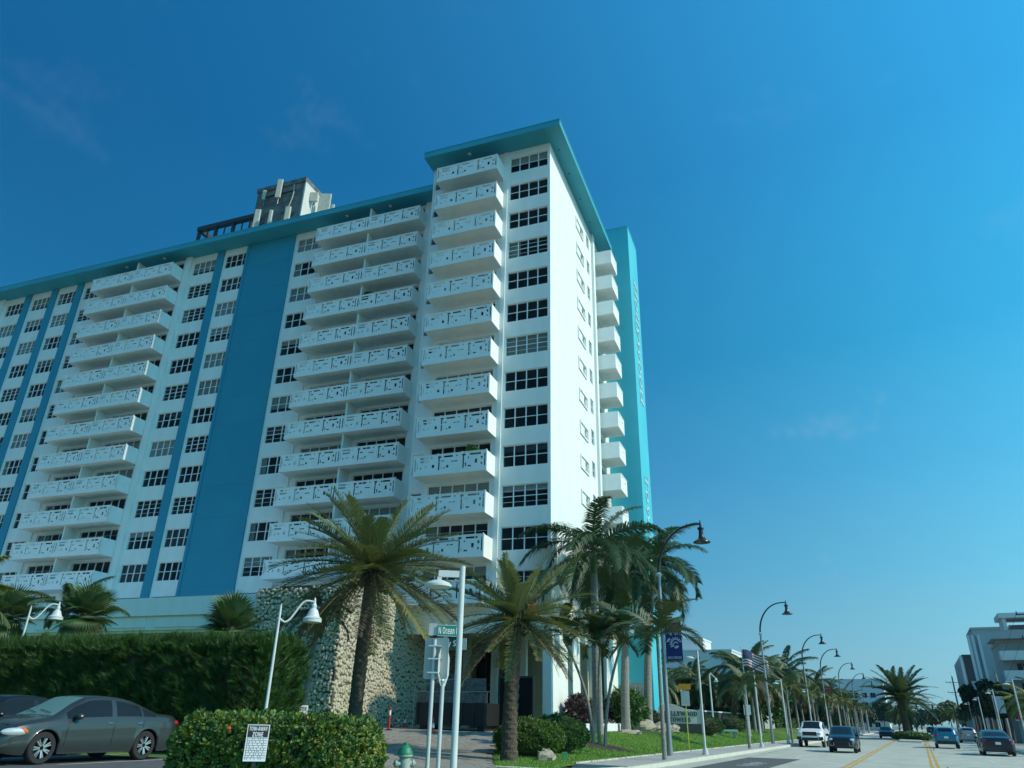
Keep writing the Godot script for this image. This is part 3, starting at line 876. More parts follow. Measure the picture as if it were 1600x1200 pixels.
# ---------------------------------------------------------------- hedges and shrubs
func sprig_mesh(leaf: float, n: int, wide: float, seed_: int) -> ArrayMesh:     # a twig end with small oval leaves, pointing along +y
	var r := RandomNumberGenerator.new(); r.seed = seed_
	var b := MB.new()
	for i in n:
		var a := i * 2.4 + r.randf(); var e := r.randf_range(0.1, 1.2)
		var d := Vector3(cos(a) * cos(e), sin(e), sin(a) * cos(e))
		var p := Vector3(r.randf_range(-0.03, 0.03), r.randf_range(-0.04, 0.05), r.randf_range(-0.03, 0.03))
		var l := leaf * r.randf_range(0.7, 1.2)
		var wv := d.cross(Vector3(r.randf() - 0.5, 0.8, r.randf() - 0.5)).normalized() * l * wide
		var m := p + d * l * 0.5 + Vector3.UP * 0.1 * l
		b.tri(p, m - wv, m + wv); b.tri(m - wv, p + d * l, m + wv)
	return b.mesh()
func needle_mesh(seed_: int) -> ArrayMesh:               # a plume of thin needles, bending over
	var r := RandomNumberGenerator.new(); r.seed = seed_
	var b := MB.new()
	for i in 26:
		var a := r.randf() * TAU; var sp := r.randf_range(0.05, 0.5)
		var d := Vector3(cos(a) * sp, 1.0, sin(a) * sp).normalized()
		var l := r.randf_range(0.14, 0.34)
		var p := Vector3(r.randf_range(-0.05, 0.05), r.randf_range(-0.08, 0.02), r.randf_range(-0.05, 0.05))
		var wv := Vector3(-sin(a), 0, cos(a)) * 0.007
		b.tri(p - wv, p + d * l + Vector3(cos(a), -0.3, sin(a)) * l * 0.25, p + wv)
	return b.mesh()
# leaves over the faces of a box-shaped hedge, outline uneven; local x along, y up, z to the viewer
func hedge(o: Node3D, size: Vector3, dens: float, leaf_meshes: Array, m: Material, rough: float, seed_: int, lean := 0.25, core := 0.84):
	var r := RandomNumberGenerator.new(); r.seed = seed_
	var nz := FastNoiseLite.new(); nz.seed = seed_; nz.frequency = 0.8
	var c := MB.new()
	c.box(Vector3(-size.x * 0.5 * core, 0.02, -size.z * 0.5 * core), Vector3(size.x * 0.5 * core, size.y * (core + 0.06), size.z * 0.5 * core))
	build("branch_core", c, M.hedge_core, o)
	var lists := []
	for q in leaf_meshes: lists.append([])
	var faces := [[Vector3.BACK, size.x * size.y], [Vector3.FORWARD, size.x * size.y * 0.5], [Vector3.UP, size.x * size.z], [Vector3.RIGHT, size.y * size.z], [Vector3.LEFT, size.y * size.z]]
	for f in faces:
		var nrm: Vector3 = f[0]
		for i in int(f[1] * dens):
			var p := Vector3(r.randf_range(-0.5, 0.5), r.randf(), r.randf_range(-0.5, 0.5))
			if nrm.x != 0.0: p.x = 0.5 * nrm.x
			elif nrm.y != 0.0: p.y = 1.0
			else: p.z = 0.5 * nrm.z
			p *= size
			# round the upper edges a little and break up the outline
			var ex := maxf(0.0, absf(p.x) - size.x * 0.5 + 0.3); var ez := maxf(0.0, absf(p.z) - size.z * 0.5 + 0.3); var ey := maxf(0.0, p.y - size.y + 0.3)
			var cut := ex * ey + ez * ey + ex * ez
			p -= Vector3(signf(p.x) * ex, ey, signf(p.z) * ez).normalized() * cut * 1.1 if cut > 0.0 else Vector3.ZERO
			p += nrm * (nz.get_noise_3dv(p * 1.6) * rough + r.randf_range(-rough, rough * 0.4))
			p.y = maxf(p.y, 0.03)
			var d := (nrm + Vector3(r.randf_range(-1, 1), r.randf_range(-0.5, 1.0), r.randf_range(-1, 1)) * 0.7 + Vector3.UP * lean).normalized()
			var xx := d.cross(Vector3(0.3, 0.1, 0.9)).normalized()
			var bs := Basis(xx, d, xx.cross(d)).rotated(d, r.randf() * TAU)
			var s := r.randf_range(0.75, 1.25)
			lists[r.randi() % lists.size()].append(Transform3D(bs.scaled_local(Vector3.ONE * s), p))
	for q in leaf_meshes.size(): multi("foliage", leaf_meshes[q], m if m else [M.hedge, M.round_leaf, M.frond_gold][q % 3], lists[q], o)
func bush(label: String, group: String, at: Vector3, s: Vector3, dens: float, leaf_meshes: Array, mats: Array, seed_: int, called := "bush") -> Node3D:
	var o := thing(called, label, "bush", at, 0.0, group)
	var r := RandomNumberGenerator.new(); r.seed = seed_
	var nz := FastNoiseLite.new(); nz.seed = seed_; nz.frequency = 0.9
	var c := MB.new()
	c.blob(Vector3(0, s.y * 0.46, 0), Vector3(s.x * 0.82, s.y * 0.47, s.z * 0.82), 0.2, seed_, 12, 8)
	build("branch_core", c, M.hedge_core, o)
	var lists := []
	for q in leaf_meshes: lists.append([])
	for i in int(dens * (s.x * s.z + s.y * s.x) * 4.0):
		var a := r.randf() * TAU; var u := r.randf_range(-0.55, 1.0)
		var w := sqrt(1.0 - u * u)
		var d := Vector3(cos(a) * w, u, sin(a) * w)
		var k := 0.97 + 0.16 * nz.get_noise_3dv(d * 2.0) + r.randf_range(-0.08, 0.03)
		var p := Vector3(d.x * s.x, s.y * 0.5 + d.y * s.y * 0.5, d.z * s.z) * Vector3(k, k, k)
		p.y = maxf(p.y, 0.02)
		var e := (d + Vector3(r.randf_range(-1, 1), r.randf_range(-0.4, 1), r.randf_range(-1, 1)) * 0.6).normalized()
		var xx := e.cross(Vector3(0.3, 0.1, 0.9)).normalized()
		lists[r.randi() % lists.size()].append(Transform3D(Basis(xx, e, xx.cross(e)).rotated(e, r.randf() * TAU).scaled_local(Vector3.ONE * r.randf_range(0.75, 1.25)), p))
	for q in leaf_meshes.size(): multi("foliage", leaf_meshes[q], mats[q % mats.size()], lists[q], o)
	return o
# a broad-leaved tree: trunk, limbs, crown of leaf clumps in uneven lobes
func tree(label: String, group: String, at: Vector3, h: float, wide: float, leaf_m: Material, seed_: int, leaf := 0.30, n := 1500) -> Node3D:
	var o := thing("street_tree", label, "tree", at, 0.0, group)
	var r := RandomNumberGenerator.new(); r.seed = seed_
	var t := MB.new()
	t.tube([Vector3.ZERO, Vector3(0.1, h * 0.25, 0), Vector3(0, h * 0.5, 0.1)], [0.2, 0.16, 0.10], 8)
	var lobes := []
	for i in 9:
		var a := i * 2.4 + r.randf() * 0.6
		var c := Vector3(cos(a) * wide * r.randf_range(0.2, 0.62), h * r.randf_range(0.42, 0.85), sin(a) * wide * r.randf_range(0.2, 0.62))
		lobes.append([c, wide * r.randf_range(0.28, 0.46)])
		t.tube([Vector3(0, h * 0.4, 0), c * Vector3(0.5, 0.85, 0.5), c], [0.08, 0.05, 0.02], 5, false)
	build("trunk", t, M.twig, o)
	var xs := []
	for i in n:
		var q = lobes[i % lobes.size()]
		var d := Vector3(r.randfn(), r.randfn(), r.randfn()).normalized() * pow(r.randf(), 0.35)
		var p: Vector3 = q[0] + d * q[1] * Vector3(1.0, 0.75, 1.0)
		var e := (d + Vector3(0, 0.4, 0)).normalized()
		var xx := e.cross(Vector3(0.3, 0.1, 0.9)).normalized()
		xs.append(Transform3D(Basis(xx, e, xx.cross(e)).rotated(e, r.randf() * TAU).scaled_local(Vector3.ONE * r.randf_range(0.7, 1.3)), p))
	multi("crown", sprig_mesh(leaf, 9, 0.3, seed_), leaf_m, xs, o)
	return o

# ---------------------------------------------------------------- vehicles (local +x forward, y up, +z the passenger side)
func curve_at(c: Array, x: float) -> float:
	if x <= c[0][0]: return c[0][1]
	for i in c.size() - 1:
		if x <= c[i + 1][0]:
			var t: float = (x - c[i][0]) / (c[i + 1][0] - c[i][0])
			var a = c[maxi(i - 1, 0)]; var d = c[mini(i + 2, c.size() - 1)]
			var m0: float = (c[i + 1][1] - a[1]) / maxf(c[i + 1][0] - a[0], 1e-3) * (c[i + 1][0] - c[i][0])
			var m1: float = (d[1] - c[i][1]) / maxf(d[0] - c[i][0], 1e-3) * (c[i + 1][0] - c[i][0])
			var dy: float = c[i + 1][1] - c[i][1]
			if dy == 0.0: m0 = 0.0; m1 = 0.0
			else:
				m0 = clampf(m0 / dy, 0.0, 2.5) * dy; m1 = clampf(m1 / dy, 0.0, 2.5) * dy
			var t2 := t * t; var t3 := t2 * t
			return (2 * t3 - 3 * t2 + 1) * c[i][1] + (t3 - 2 * t2 + t) * m0 + (-2 * t3 + 3 * t2) * c[i + 1][1] + (t3 - t2) * m1
	return c[-1][1]
func car(called: String, label: String, category: String, at: Vector3, turn: float, d: Dictionary, group := "") -> Node3D:
	var o := thing(called, label, category, at, turn, group)
	var L: float = d.length; var W: float = d.width * 0.5
	var N := 110
	var rows := []
	var ra: float = d.wheel * 1.13
	for i in N + 1:
		var x := lerpf(-L * 0.5, L * 0.5, float(i) / N)
		var yt := curve_at(d.top, x)
		var belt := minf(curve_at(d.belt, x), yt - 0.03)
		var yb: float = d.low
		var endf := clampf((absf(x) - L * 0.5 + 0.55) / 0.55, 0.0, 1.0)
		var w := W * (1.0 - 0.20 * endf * endf * endf - 0.03 * endf)
		yb += 0.10 * endf * endf
		var arch := 0.0
		for ax in [d.front, d.back]:
			var q: float = ra * ra - (x - ax) * (x - ax)
			if q > 0.0:
				yb = maxf(yb, d.wheel + sqrt(q)); arch = maxf(arch, sqrt(q) / ra)
		var lip := 0.018 * smoothstep(0.0, 0.35, arch)
		var house := clampf((yt - belt - 0.05) / 0.3, 0.0, 1.0)
		var wr := lerpf(w - 0.07, w * d.tumble, house)
		var mid := maxf(lerpf(d.low, belt, 0.45), yb + 0.02)
		var low1 := maxf(d.low + 0.14, yb + 0.01)
		var shoulder := maxf(belt - 0.10, mid + 0.01)
		var crease := (mid + shoulder) * 0.5
		var pr := [Vector2(w - 0.05 + lip, yb), Vector2(w - 0.005 + lip, minf(low1, mid - 0.005)), Vector2(w + lip, mid), Vector2(w - 0.012, crease), Vector2(w + 0.006, shoulder), Vector2(w - 0.05, belt)]
		var g0 := Vector2(w - 0.055, belt + 0.01); var g1 := Vector2(wr + 0.03, maxf(yt - 0.075, belt + 0.012))
		for f in [0.08, 0.5, 0.95]: pr.append(Vector2(lerpf(g0.x, g1.x, f) + 0.02 * sin(PI * f) * house, lerpf(g0.y, g1.y, f)))
		pr.append(Vector2(wr - 0.04, yt - 0.022)); pr.append(Vector2(wr - 0.13, yt - 0.008))
		pr.append(Vector2(wr * 0.45, yt + 0.008)); pr.append(Vector2(0.0, yt + 0.014))
		rows.append([x, pr, yt - belt])
	var parts := {}
	var K: int = rows[0][1].size()
	# smooth normals over the whole grid
	var P := []; var NN := []
	for i in N + 1:
		var row := []
		for j in K: row.append(Vector3(rows[i][0], rows[i][1][j].y, rows[i][1][j].x))
		P.append(row)
	for i in N + 1:
		var row := []
		for j in K:
			var a: Vector3 = P[mini(i + 1, N)][j] - P[maxi(i - 1, 0)][j]
			var b: Vector3 = P[i][mini(j + 1, K - 1)] - P[i][maxi(j - 1, 0)]
			var nn := b.cross(a).normalized()
			if nn.length() < 0.5: nn = Vector3.UP
			row.append(-nn if (nn.z < 0.0 and j < K - 3) or (j >= K - 3 and nn.y < 0.0) else nn)
		NN.append(row)
	for i in N:
		var xm: float = (rows[i][0] + rows[i + 1][0]) * 0.5
		var house: float = (rows[i][2] + rows[i + 1][2]) * 0.5
		for j in K - 1:
			for s in [1.0, -1.0]:
				var key := "body"
				if j >= 6 and j <= 7 and house > 0.14:
					for q in d.side.size():
						if xm > d.side[q][0] and xm < d.side[q][1]: key = "side_window%d%s" % [q, "a" if s > 0 else "b"]
				elif j >= 10:
					if xm > d.shield[0] and xm < d.shield[1]: key = "windshield"
					elif xm > d.rear[0] and xm < d.rear[1]: key = "rear_window"
				if not parts.has(key): parts[key] = MB.new()
				var f := Vector3(1, 1, s)
				var a: Vector3 = P[i][j] * f; var b: Vector3 = P[i + 1][j] * f; var c: Vector3 = P[i + 1][j + 1] * f; var e: Vector3 = P[i][j + 1] * f
				var na: Vector3 = NN[i][j] * f; var nb: Vector3 = NN[i + 1][j] * f; var nc: Vector3 = NN[i + 1][j + 1] * f; var ne: Vector3 = NN[i][j + 1] * f
				if s > 0: parts[key].quads(a, b, c, e, na, nb, nc, ne)
				else: parts[key].quads(b, a, e, c, nb, na, ne, nc)
	for e in [0, N]:                         # close the nose and the tail
		for j in K - 1:
			var a: Vector3 = P[e][j]; var b: Vector3 = P[e][j + 1]
			parts.body.quad(a, b, b * Vector3(1, 1, -1), a * Vector3(1, 1, -1)) if e == 0 else parts.body.quad(b, a, a * Vector3(1, 1, -1), b * Vector3(1, 1, -1))
	for k in parts:
		var nm: String = k
		if nm.begins_with("side_window"): nm = "side_window"
		build(nm, parts[k], d.paint if nm == "body" else (d.get("shade", M.car_glass) if nm == "windshield" else M.car_glass), o)
	var u := MB.new()
	u.box(Vector3(-L * 0.5 + 0.25, d.low + 0.03, -W + 0.27), Vector3(L * 0.5 - 0.25, curve_at(d.belt, 0.0) - 0.12, W - 0.27))
	build("underbody", u, M.black, o)
	# wheels
	var tyre := MB.new(); var rim := MB.new()
	var turnx := Transform3D(Basis(Vector3.RIGHT, PI / 2), Vector3.ZERO)
	var wr_: float = d.wheel
	tyre.lathe(turnx, [Vector2(wr_ * 0.66, -0.10), Vector2(wr_ * 0.93, -0.105), Vector2(wr_, -0.075), Vector2(wr_, 0.075), Vector2(wr_ * 0.93, 0.105), Vector2(wr_ * 0.66, 0.10), Vector2(wr_ * 0.64, 0.0)], 28)
	rim.lathe(turnx, [Vector2(wr_ * 0.66, 0.095), Vector2(wr_ * 0.60, 0.075), Vector2(wr_ * 0.58, 0.0)], 28)
	rim.lathe(turnx, [Vector2(0.0, 0.075), Vector2(wr_ * 0.16, 0.07), Vector2(wr_ * 0.20, 0.03)], 14)
	for q in int(d.get("spokes", 5)) * 2:
		var a: float = TAU * floor(q / 2.0) / d.get("spokes", 5) + (0.13 if q % 2 else -0.13)
		rim.bar(Vector3(cos(a) * wr_ * 0.14, sin(a) * wr_ * 0.14, -0.058), Vector3(cos(a) * wr_ * 0.63, sin(a) * wr_ * 0.63, -0.075), 0.045, 0.03)
	var hub := MB.new()
	hub.lathe(turnx, [Vector2(0.0, 0.0), Vector2(wr_ * 0.62, 0.0)], 20)
	var tm := tyre.mesh(); var rm := rim.mesh(); var hm := hub.mesh()
	for ax in [d.front, d.back]:
		for s in [1.0, -1.0]:
			var x := Transform3D(Basis(Vector3.UP, PI if s > 0 else 0.0), Vector3(ax, wr_, s * (W - 0.125)))
			var w := put("wheel", tm, M.rubber, o, x)
			put("rim", rm, M.alloy, w); put("brake_disc", hm, M.dark_steel, w)
	# lamps, grille, mirrors, handles, plates
	for s in [1.0, -1.0]:
		var h := MB.new()
		var hl: Array = d.head
		h.blob(Vector3.ZERO, Vector3(hl[2], hl[3], hl[4]), 0.0, 1, 14, 10, Basis(Vector3.UP, s * hl[5]))
		put("headlight", h.mesh(), M.lamp_glass, o, Transform3D(Basis(), Vector3(L * 0.5 - hl[0], hl[1], s * (W - hl[6]))))
		if d.get("amber", false):
			var am := MB.new()
			am.blob(Vector3.ZERO, Vector3(0.10, 0.045, 0.035), 0.0, 1, 10, 8, Basis(Vector3.UP, s * 0.45) * Basis(Vector3.BACK, 0.5))
			put("turn_signal", am.mesh(), M.amber, o, Transform3D(Basis(), Vector3(L * 0.5 - hl[0] - 0.17, hl[1] + 0.03, s * (W - hl[6] + 0.075))))
		var tl := MB.new()
		var ta: Array = d.tail
		tl.blob(Vector3.ZERO, Vector3(ta[2], ta[3], ta[4]), 0.0, 1, 12, 8)
		put("tail_light", tl.mesh(), M.red_lens, o, Transform3D(Basis(), Vector3(-L * 0.5 + ta[0], ta[1], s * (W - ta[5]))))
		var mi := MB.new()
		mi.blob(Vector3(0, 0, s * 0.12), Vector3(0.09, 0.075, 0.12), 0.0, 1, 12, 8)
		mi.box(Vector3(-0.03, -0.05, s * -0.06), Vector3(0.05, -0.01, s * 0.06))
		put("wing_mirror", mi.mesh(), d.get("mirror", d.paint), o, Transform3D(Basis(), Vector3(d.mirror_at[0], d.mirror_at[1], s * (W - 0.06))))
		for hx in d.get("handles", []):
			var hd := MB.new()
			hd.blob(Vector3.ZERO, Vector3(0.11, 0.018, 0.022), 0.0, 1, 10, 6)
			put("door_handle", hd.mesh(), M.chrome, o, Transform3D(Basis(), Vector3(hx, d.handle_y, s * (W + 0.012))))
		for sx in d.get("seams", []):
			var sm := MB.new()
			sm.bar(Vector3(sx, d.low + 0.16, s * (W + 0.0015)), Vector3(sx - 0.01, lerpf(d.low, curve_at(d.belt, sx), 0.45), s * (W + 0.0015)), 0.008, 0.004)
			sm.bar(Vector3(sx - 0.01, lerpf(d.low, curve_at(d.belt, sx), 0.45), s * (W + 0.0015)), Vector3(sx - 0.03, curve_at(d.belt, sx) - 0.06, s * (W + 0.001)), 0.008, 0.004)
			build("door_gap", sm, M.black, o)
	var gr := MB.new()
	for q in d.grille: gr.box(Vector3(L * 0.5 - q[0], q[1], -q[3]), Vector3(L * 0.5 + q[4], q[2], q[3]))
	build("grille", gr, M.black, o)
	for q in d.get("trim", []):
		var tr := MB.new()
		tr.box(Vector3(q[0], q[1], q[2]), Vector3(q[3], q[4], q[5]))
		build("bumper_trim", tr, q[6], o)
	var pl := MB.new()
	pl.box(Vector3(-L * 0.5 - 0.03, d.plate - 0.07, -0.15), Vector3(-L * 0.5 + 0.02, d.plate + 0.08, 0.15))
	build("number_plate", pl, M.white_sheet, o)
	if d.has("wipers"):
		var wp := MB.new()
		wp.bar(Vector3(d.shield[1] - 0.04, curve_at(d.top, d.shield[1] - 0.04) + 0.03, -0.5), Vector3(d.shield[1] - 0.16, curve_at(d.top, d.shield[1] - 0.16) + 0.035, 0.05), 0.012)
		wp.bar(Vector3(d.shield[1] - 0.04, curve_at(d.top, d.shield[1] - 0.04) + 0.03, 0.05), Vector3(d.shield[1] - 0.16, curve_at(d.top, d.shield[1] - 0.16) + 0.035, 0.55), 0.012)
		build("wiper", wp, M.black, o)
	return o
func sedan_spec(p: Material) -> Dictionary:
	return {"length": 4.93, "width": 1.85, "low": 0.20, "wheel": 0.335, "front": 1.47, "back": -1.33, "tumble": 0.70, "paint": p,
		"top": [[-2.465, 0.86], [-2.42, 0.99], [-2.25, 1.055], [-1.80, 1.085], [-1.62, 1.11], [-1.05, 1.34], [-0.55, 1.445], [-0.1, 1.475], [0.25, 1.465], [0.50, 1.41], [1.22, 1.035], [1.40, 0.985], [1.9, 0.90], [2.25, 0.80], [2.40, 0.70], [2.465, 0.56]],
		"belt": [[-2.465, 0.84], [-2.0, 0.98], [-1.2, 0.985], [0.0, 0.95], [1.0, 0.915], [1.6, 0.86], [2.2, 0.74], [2.465, 0.54]],
		"side": [[-1.62, -1.18], [-1.13, -0.34], [-0.22, 0.98]], "shield": [0.46, 1.24], "rear": [-1.66, -0.98],
		"head": [0.265, 0.675, 0.27, 0.085, 0.06, 0.36, 0.06], "amber": true, "tail": [0.16, 0.86, 0.16, 0.09, 0.16, 0.24], "mirror_at": [0.78, 1.0],
		"handles": [-0.16, -1.05], "handle_y": 0.855, "seams": [0.98, -0.28, -1.14], "grille": [[0.02, 0.60, 0.68, 0.38, 0.01], [0.05, 0.30, 0.42, 0.5, 0.012]], "plate": 0.80, "spokes": 7, "wipers": 1}
func make_vehicles():
	var dark_green := paint(0.045, 0.056, 0.055, 0.5)
	var sp := sedan_spec(dark_green)
	sp.shade = M.sunshade
	sp.trim = [[-2.30, 0.985, -0.70, -1.9, 0.99, 0.70, M.black]]
	sp.erase("trim")
	car("parked_car", "dark grey four-door sedan with silver sunshade parked before the tall hedge", "car", on_ground(Vector3(-10.72, 0, -20.30), 0.016), -2.0065, sp, "cars parked by the hedge")
	var sp2 := sedan_spec(paint(0.012, 0.014, 0.017, 0.4))
	sp2.length = 4.8
	car("parked_car", "black sedan with dark windshield parked on the far side of the grey sedan", "car", on_ground(Vector3(-13.45, 0, -21.6), 0.016), -2.0065, sp2, "cars parked by the hedge")
	var way := PI / 2 - ROAD_AZ              # +x along the street, away from the camera
	# oncoming pickup
	var truck := {"length": 5.3, "width": 1.89, "low": 0.42, "wheel": 0.385, "front": 1.72, "back": -1.5, "tumble": 0.76, "paint": paint(0.74, 0.76, 0.76, 0.0),
		"top": [[-2.65, 1.18], [-2.6, 1.22], [-0.75, 1.22], [-0.70, 1.60], [-0.5, 1.76], [0.2, 1.79], [0.45, 1.76], [1.15, 1.27], [1.3, 1.21], [2.3, 1.13], [2.52, 1.04], [2.65, 0.78]],
		"belt": [[-2.65, 1.15], [1.0, 1.14], [2.3, 1.04], [2.65, 0.74]], "side": [[-0.55, 0.1], [0.2, 0.95]], "shield": [0.42, 1.18], "rear": [-0.74, -0.62],
		"head": [0.16, 0.94, 0.13, 0.085, 0.19, 0.35, 0.30], "tail": [0.08, 1.0, 0.07, 0.16, 0.08, 0.16], "mirror_at": [0.95, 1.22], "plate": 0.6,
		"grille": [[0.03, 0.80, 1.06, 0.50, 0.02], [0.02, 0.48, 0.66, 0.58, 0.03]], "trim": [[2.55, 0.50, -0.93, 2.67, 0.72, -0.62, M.black], [2.55, 0.50, 0.62, 2.67, 0.72, 0.93, M.black], [2.66, 0.885, -0.22, 2.685, 0.945, 0.22, M.dark_steel]], "spokes": 6}
	car("pickup_truck", "white pickup truck with black grille coming along the kerb lane", "truck", st(-7.55, 67.0, 0.006), way + PI, truck)
	var hatch := {"length": 4.1, "width": 1.67, "low": 0.22, "wheel": 0.30, "front": 1.28, "back": -1.25, "tumble": 0.74, "paint": paint(0.008, 0.009, 0.014, 0.2),
		"top": [[-2.05, 0.85], [-1.98, 1.1], [-1.7, 1.40], [-1.2, 1.48], [-0.3, 1.51], [0.2, 1.47], [1.15, 1.03], [1.35, 0.98], [1.8, 0.88], [1.98, 0.74], [2.05, 0.55]],
		"belt": [[-2.05, 0.82], [-1.5, 0.98], [1.0, 0.90], [1.7, 0.8], [2.05, 0.53]], "side": [[-1.4, -0.4], [-0.3, 0.85]], "shield": [0.18, 1.16], "rear": [-1.9, -1.55],
		"head": [0.20, 0.74, 0.17, 0.085, 0.12, 0.5, 0.22], "tail": [0.12, 0.95, 0.10, 0.14, 0.10, 0.18], "mirror_at": [0.72, 0.98], "plate": 0.7,
		"grille": [[0.03, 0.56, 0.66, 0.40, 0.015], [0.02, 0.26, 0.46, 0.42, 0.02]], "trim": [[1.97, 0.40, -0.66, 2.075, 0.425, -0.44, M.chrome], [1.97, 0.40, 0.44, 2.075, 0.425, 0.66, M.chrome], [2.03, 0.425, -0.46, 2.08, 0.60, -0.435, M.chrome], [2.03, 0.425, 0.435, 2.08, 0.60, 0.46, M.chrome]]}
	car("hatchback", "dark blue hatchback with chrome-edged bumper coming beside the pickup", "car", st(-4.55, 56.2, 0.006), way + PI, hatch)
	var suv := {"length": 4.3, "width": 1.78, "low": 0.28, "wheel": 0.34, "front": 1.33, "back": -1.3, "tumble": 0.74, "paint": paint(0.010, 0.16, 0.27, 0.4),
		"top": [[-2.15, 0.95], [-2.08, 1.15], [-1.85, 1.46], [-1.3, 1.56], [-0.3, 1.60], [0.2, 1.56], [1.05, 1.14], [1.3, 1.08], [1.9, 0.97], [2.08, 0.82], [2.15, 0.6]],
		"belt": [[-2.15, 0.92], [-1.5, 1.10], [1.0, 1.0], [1.8, 0.9], [2.15, 0.58]], "side": [[-1.5, -0.45], [-0.35, 0.8]], "shield": [0.16, 1.06], "rear": [-2.02, -1.62],
		"head": [0.20, 0.84, 0.17, 0.085, 0.12, 0.5, 0.22], "tail": [0.10, 0.98, 0.12, 0.07, 0.18, 0.22], "mirror_at": [0.68, 1.06], "plate": 0.82,
		"grille": [[0.03, 0.6, 0.76, 0.42, 0.015]], "trim": [[-2.165, 0.34, -0.74, -1.98, 0.56, 0.74, M.black]]}
	car("hatchback", "bright teal blue crossover seen from behind, driving away", "car", st(1.72, 76.5, 0.006), way, suv)
	var s2 := suv.duplicate()
	s2.paint = paint(0.30, 0.31, 0.31, 0.5); s2.length = 4.5
	car("hatchback", "silver grey crossover with red tail lights driving away by the kerb", "car", st(4.6, 105.0, 0.006), way, s2)
	var coupe := sedan_spec(paint(0.010, 0.008, 0.018, 0.2))
	coupe.plate = 0.72
	coupe.trim = [[-2.47, 0.62, -0.8, -2.40, 0.645, 0.8, M.black]]
	car("sedan", "dark purple sedan seen from behind, driving away along the kerb", "car", st(4.15, 61.3, 0.006), way, coupe)
	var far := sedan_spec(paint(0.012, 0.014, 0.018, 0.3))
	car("sedan", "black sedan coming far off before the median palm", "car", st(-4.4, 125.0, 0.006), way + PI, far)
	var w3 := suv.duplicate(); w3.paint = paint(0.06, 0.065, 0.07, 0.3)
	car("hatchback", "dark grey crossover far down the street beyond the crossing", "car", st(2.0, 205.0, 0.006), way, w3)
	var w4 := suv.duplicate(); w4.paint = paint(0.5, 0.5, 0.5, 0.2)
	car("hatchback", "pale crossover coming far down the street with bright lamps", "car", st(-2.6, 232.0, 0.006), way + PI, w4)

# ---------------------------------------------------------------- street furniture
func text_mesh(s: String, size: float, font := "Droid Sans", bold := true, depth := 0.004) -> TextMesh:
	var t := TextMesh.new()
	var f := SystemFont.new(); f.font_names = PackedStringArray([font]); f.font_weight = 700 if bold else 400
	t.font = f; t.text = s; t.font_size = 64; t.pixel_size = size / 46.0; t.depth = depth; t.curve_step = 1.0
	return t
func fitted(s: String, w: float, h: float, depth := 0.004, font := "Droid Sans", bold := true) -> Array:     # the mesh and the transform that centres it and fits it in w x h
	var t := text_mesh(s, 0.3, font, bold, depth)
	var ab := t.get_aabb()
	return [t, Transform3D(Basis().scaled(Vector3(w / ab.size.x, h / ab.size.y, 1.0)), Vector3.ZERO) * Transform3D(Basis(), -ab.get_center())]
func street_lamp(label: String, at: Vector3, turn: float, banner: int) -> Node3D:       # tall post with a dark curved arm and bell lamp; local +x is the way the arm reaches
	var o := thing("street_lamp", label, "street lamp", at, turn, "tall street lamps along the sidewalk")
	var b := MB.new()
	b.tube([Vector3(0, 0, 0), Vector3(0, 0.35, 0), Vector3(0, 0.4, 0), Vector3(0, 8.1, 0)], [0.15, 0.14, 0.115, 0.075], 14)
	build("pole", b, M.steel if banner != 9 else M.galv, o)
	b = MB.new()
	b.lathe(Transform3D(Basis(), Vector3(0, 8.1, 0)), [Vector2(0.08, -0.05), Vector2(0.15, 0.02), Vector2(0.15, 0.09), Vector2(0.07, 0.16)], 14)
	build("collar", b, M.galv, o)
	b = MB.new()
	var pts := []; var rad := []
	for i in 15:
		var f := i / 14.0
		var a := f * PI * 0.5
		pts.append(Vector3(1.95 * (1.0 - cos(a)), 8.2 + 0.6 * minf(f * 4.0, 1.0) * 0.0 + 2.35 * sin(a), 0)); rad.append(lerpf(0.072, 0.045, f))
	pts.append(Vector3(2.35, 10.55, 0)); rad.append(0.042)
	b.tube(pts, rad, 10)
	b.lathe(Transform3D(Basis(), Vector3(2.3, 10.5, 0)), [Vector2(0.03, 0.22), Vector2(0.035, 0.1), Vector2(0.06, 0.02), Vector2(0.06, -0.1)], 10)
	build("arm", b, M.black_paint, o)
	b = MB.new()
	b.lathe(Transform3D(Basis(), Vector3(2.3, 10.4, 0)), [Vector2(0.06, 0.0), Vector2(0.16, -0.05), Vector2(0.17, -0.12), Vector2(0.11, -0.17), Vector2(0.12, -0.42), Vector2(0.17, -0.55), Vector2(0.27, -0.68), Vector2(0.42, -0.76), Vector2(0.43, -0.80), Vector2(0.30, -0.79), Vector2(0.0, -0.70)], 20)
	build("bell_lamp", b, M.black_paint, o)
	if banner > 0:
		b = MB.new()
		b.bar(Vector3(0, 5.95, 0), Vector3(0.95, 5.95, 0), 0.03); b.bar(Vector3(0, 4.05, 0), Vector3(0.95, 4.05, 0), 0.03)
		build("banner_arm", b, M.dark_steel, o)
		b = MB.new()
		b.box(Vector3(0.12, 4.08, -0.006), Vector3(0.93, 5.92, 0.006))
		var bn := build("banner", b, [null, M.banner_blue, M.banner_red, M.banner_pale][banner], o)
		if banner < 3: turtle(bn, banner)
	return o
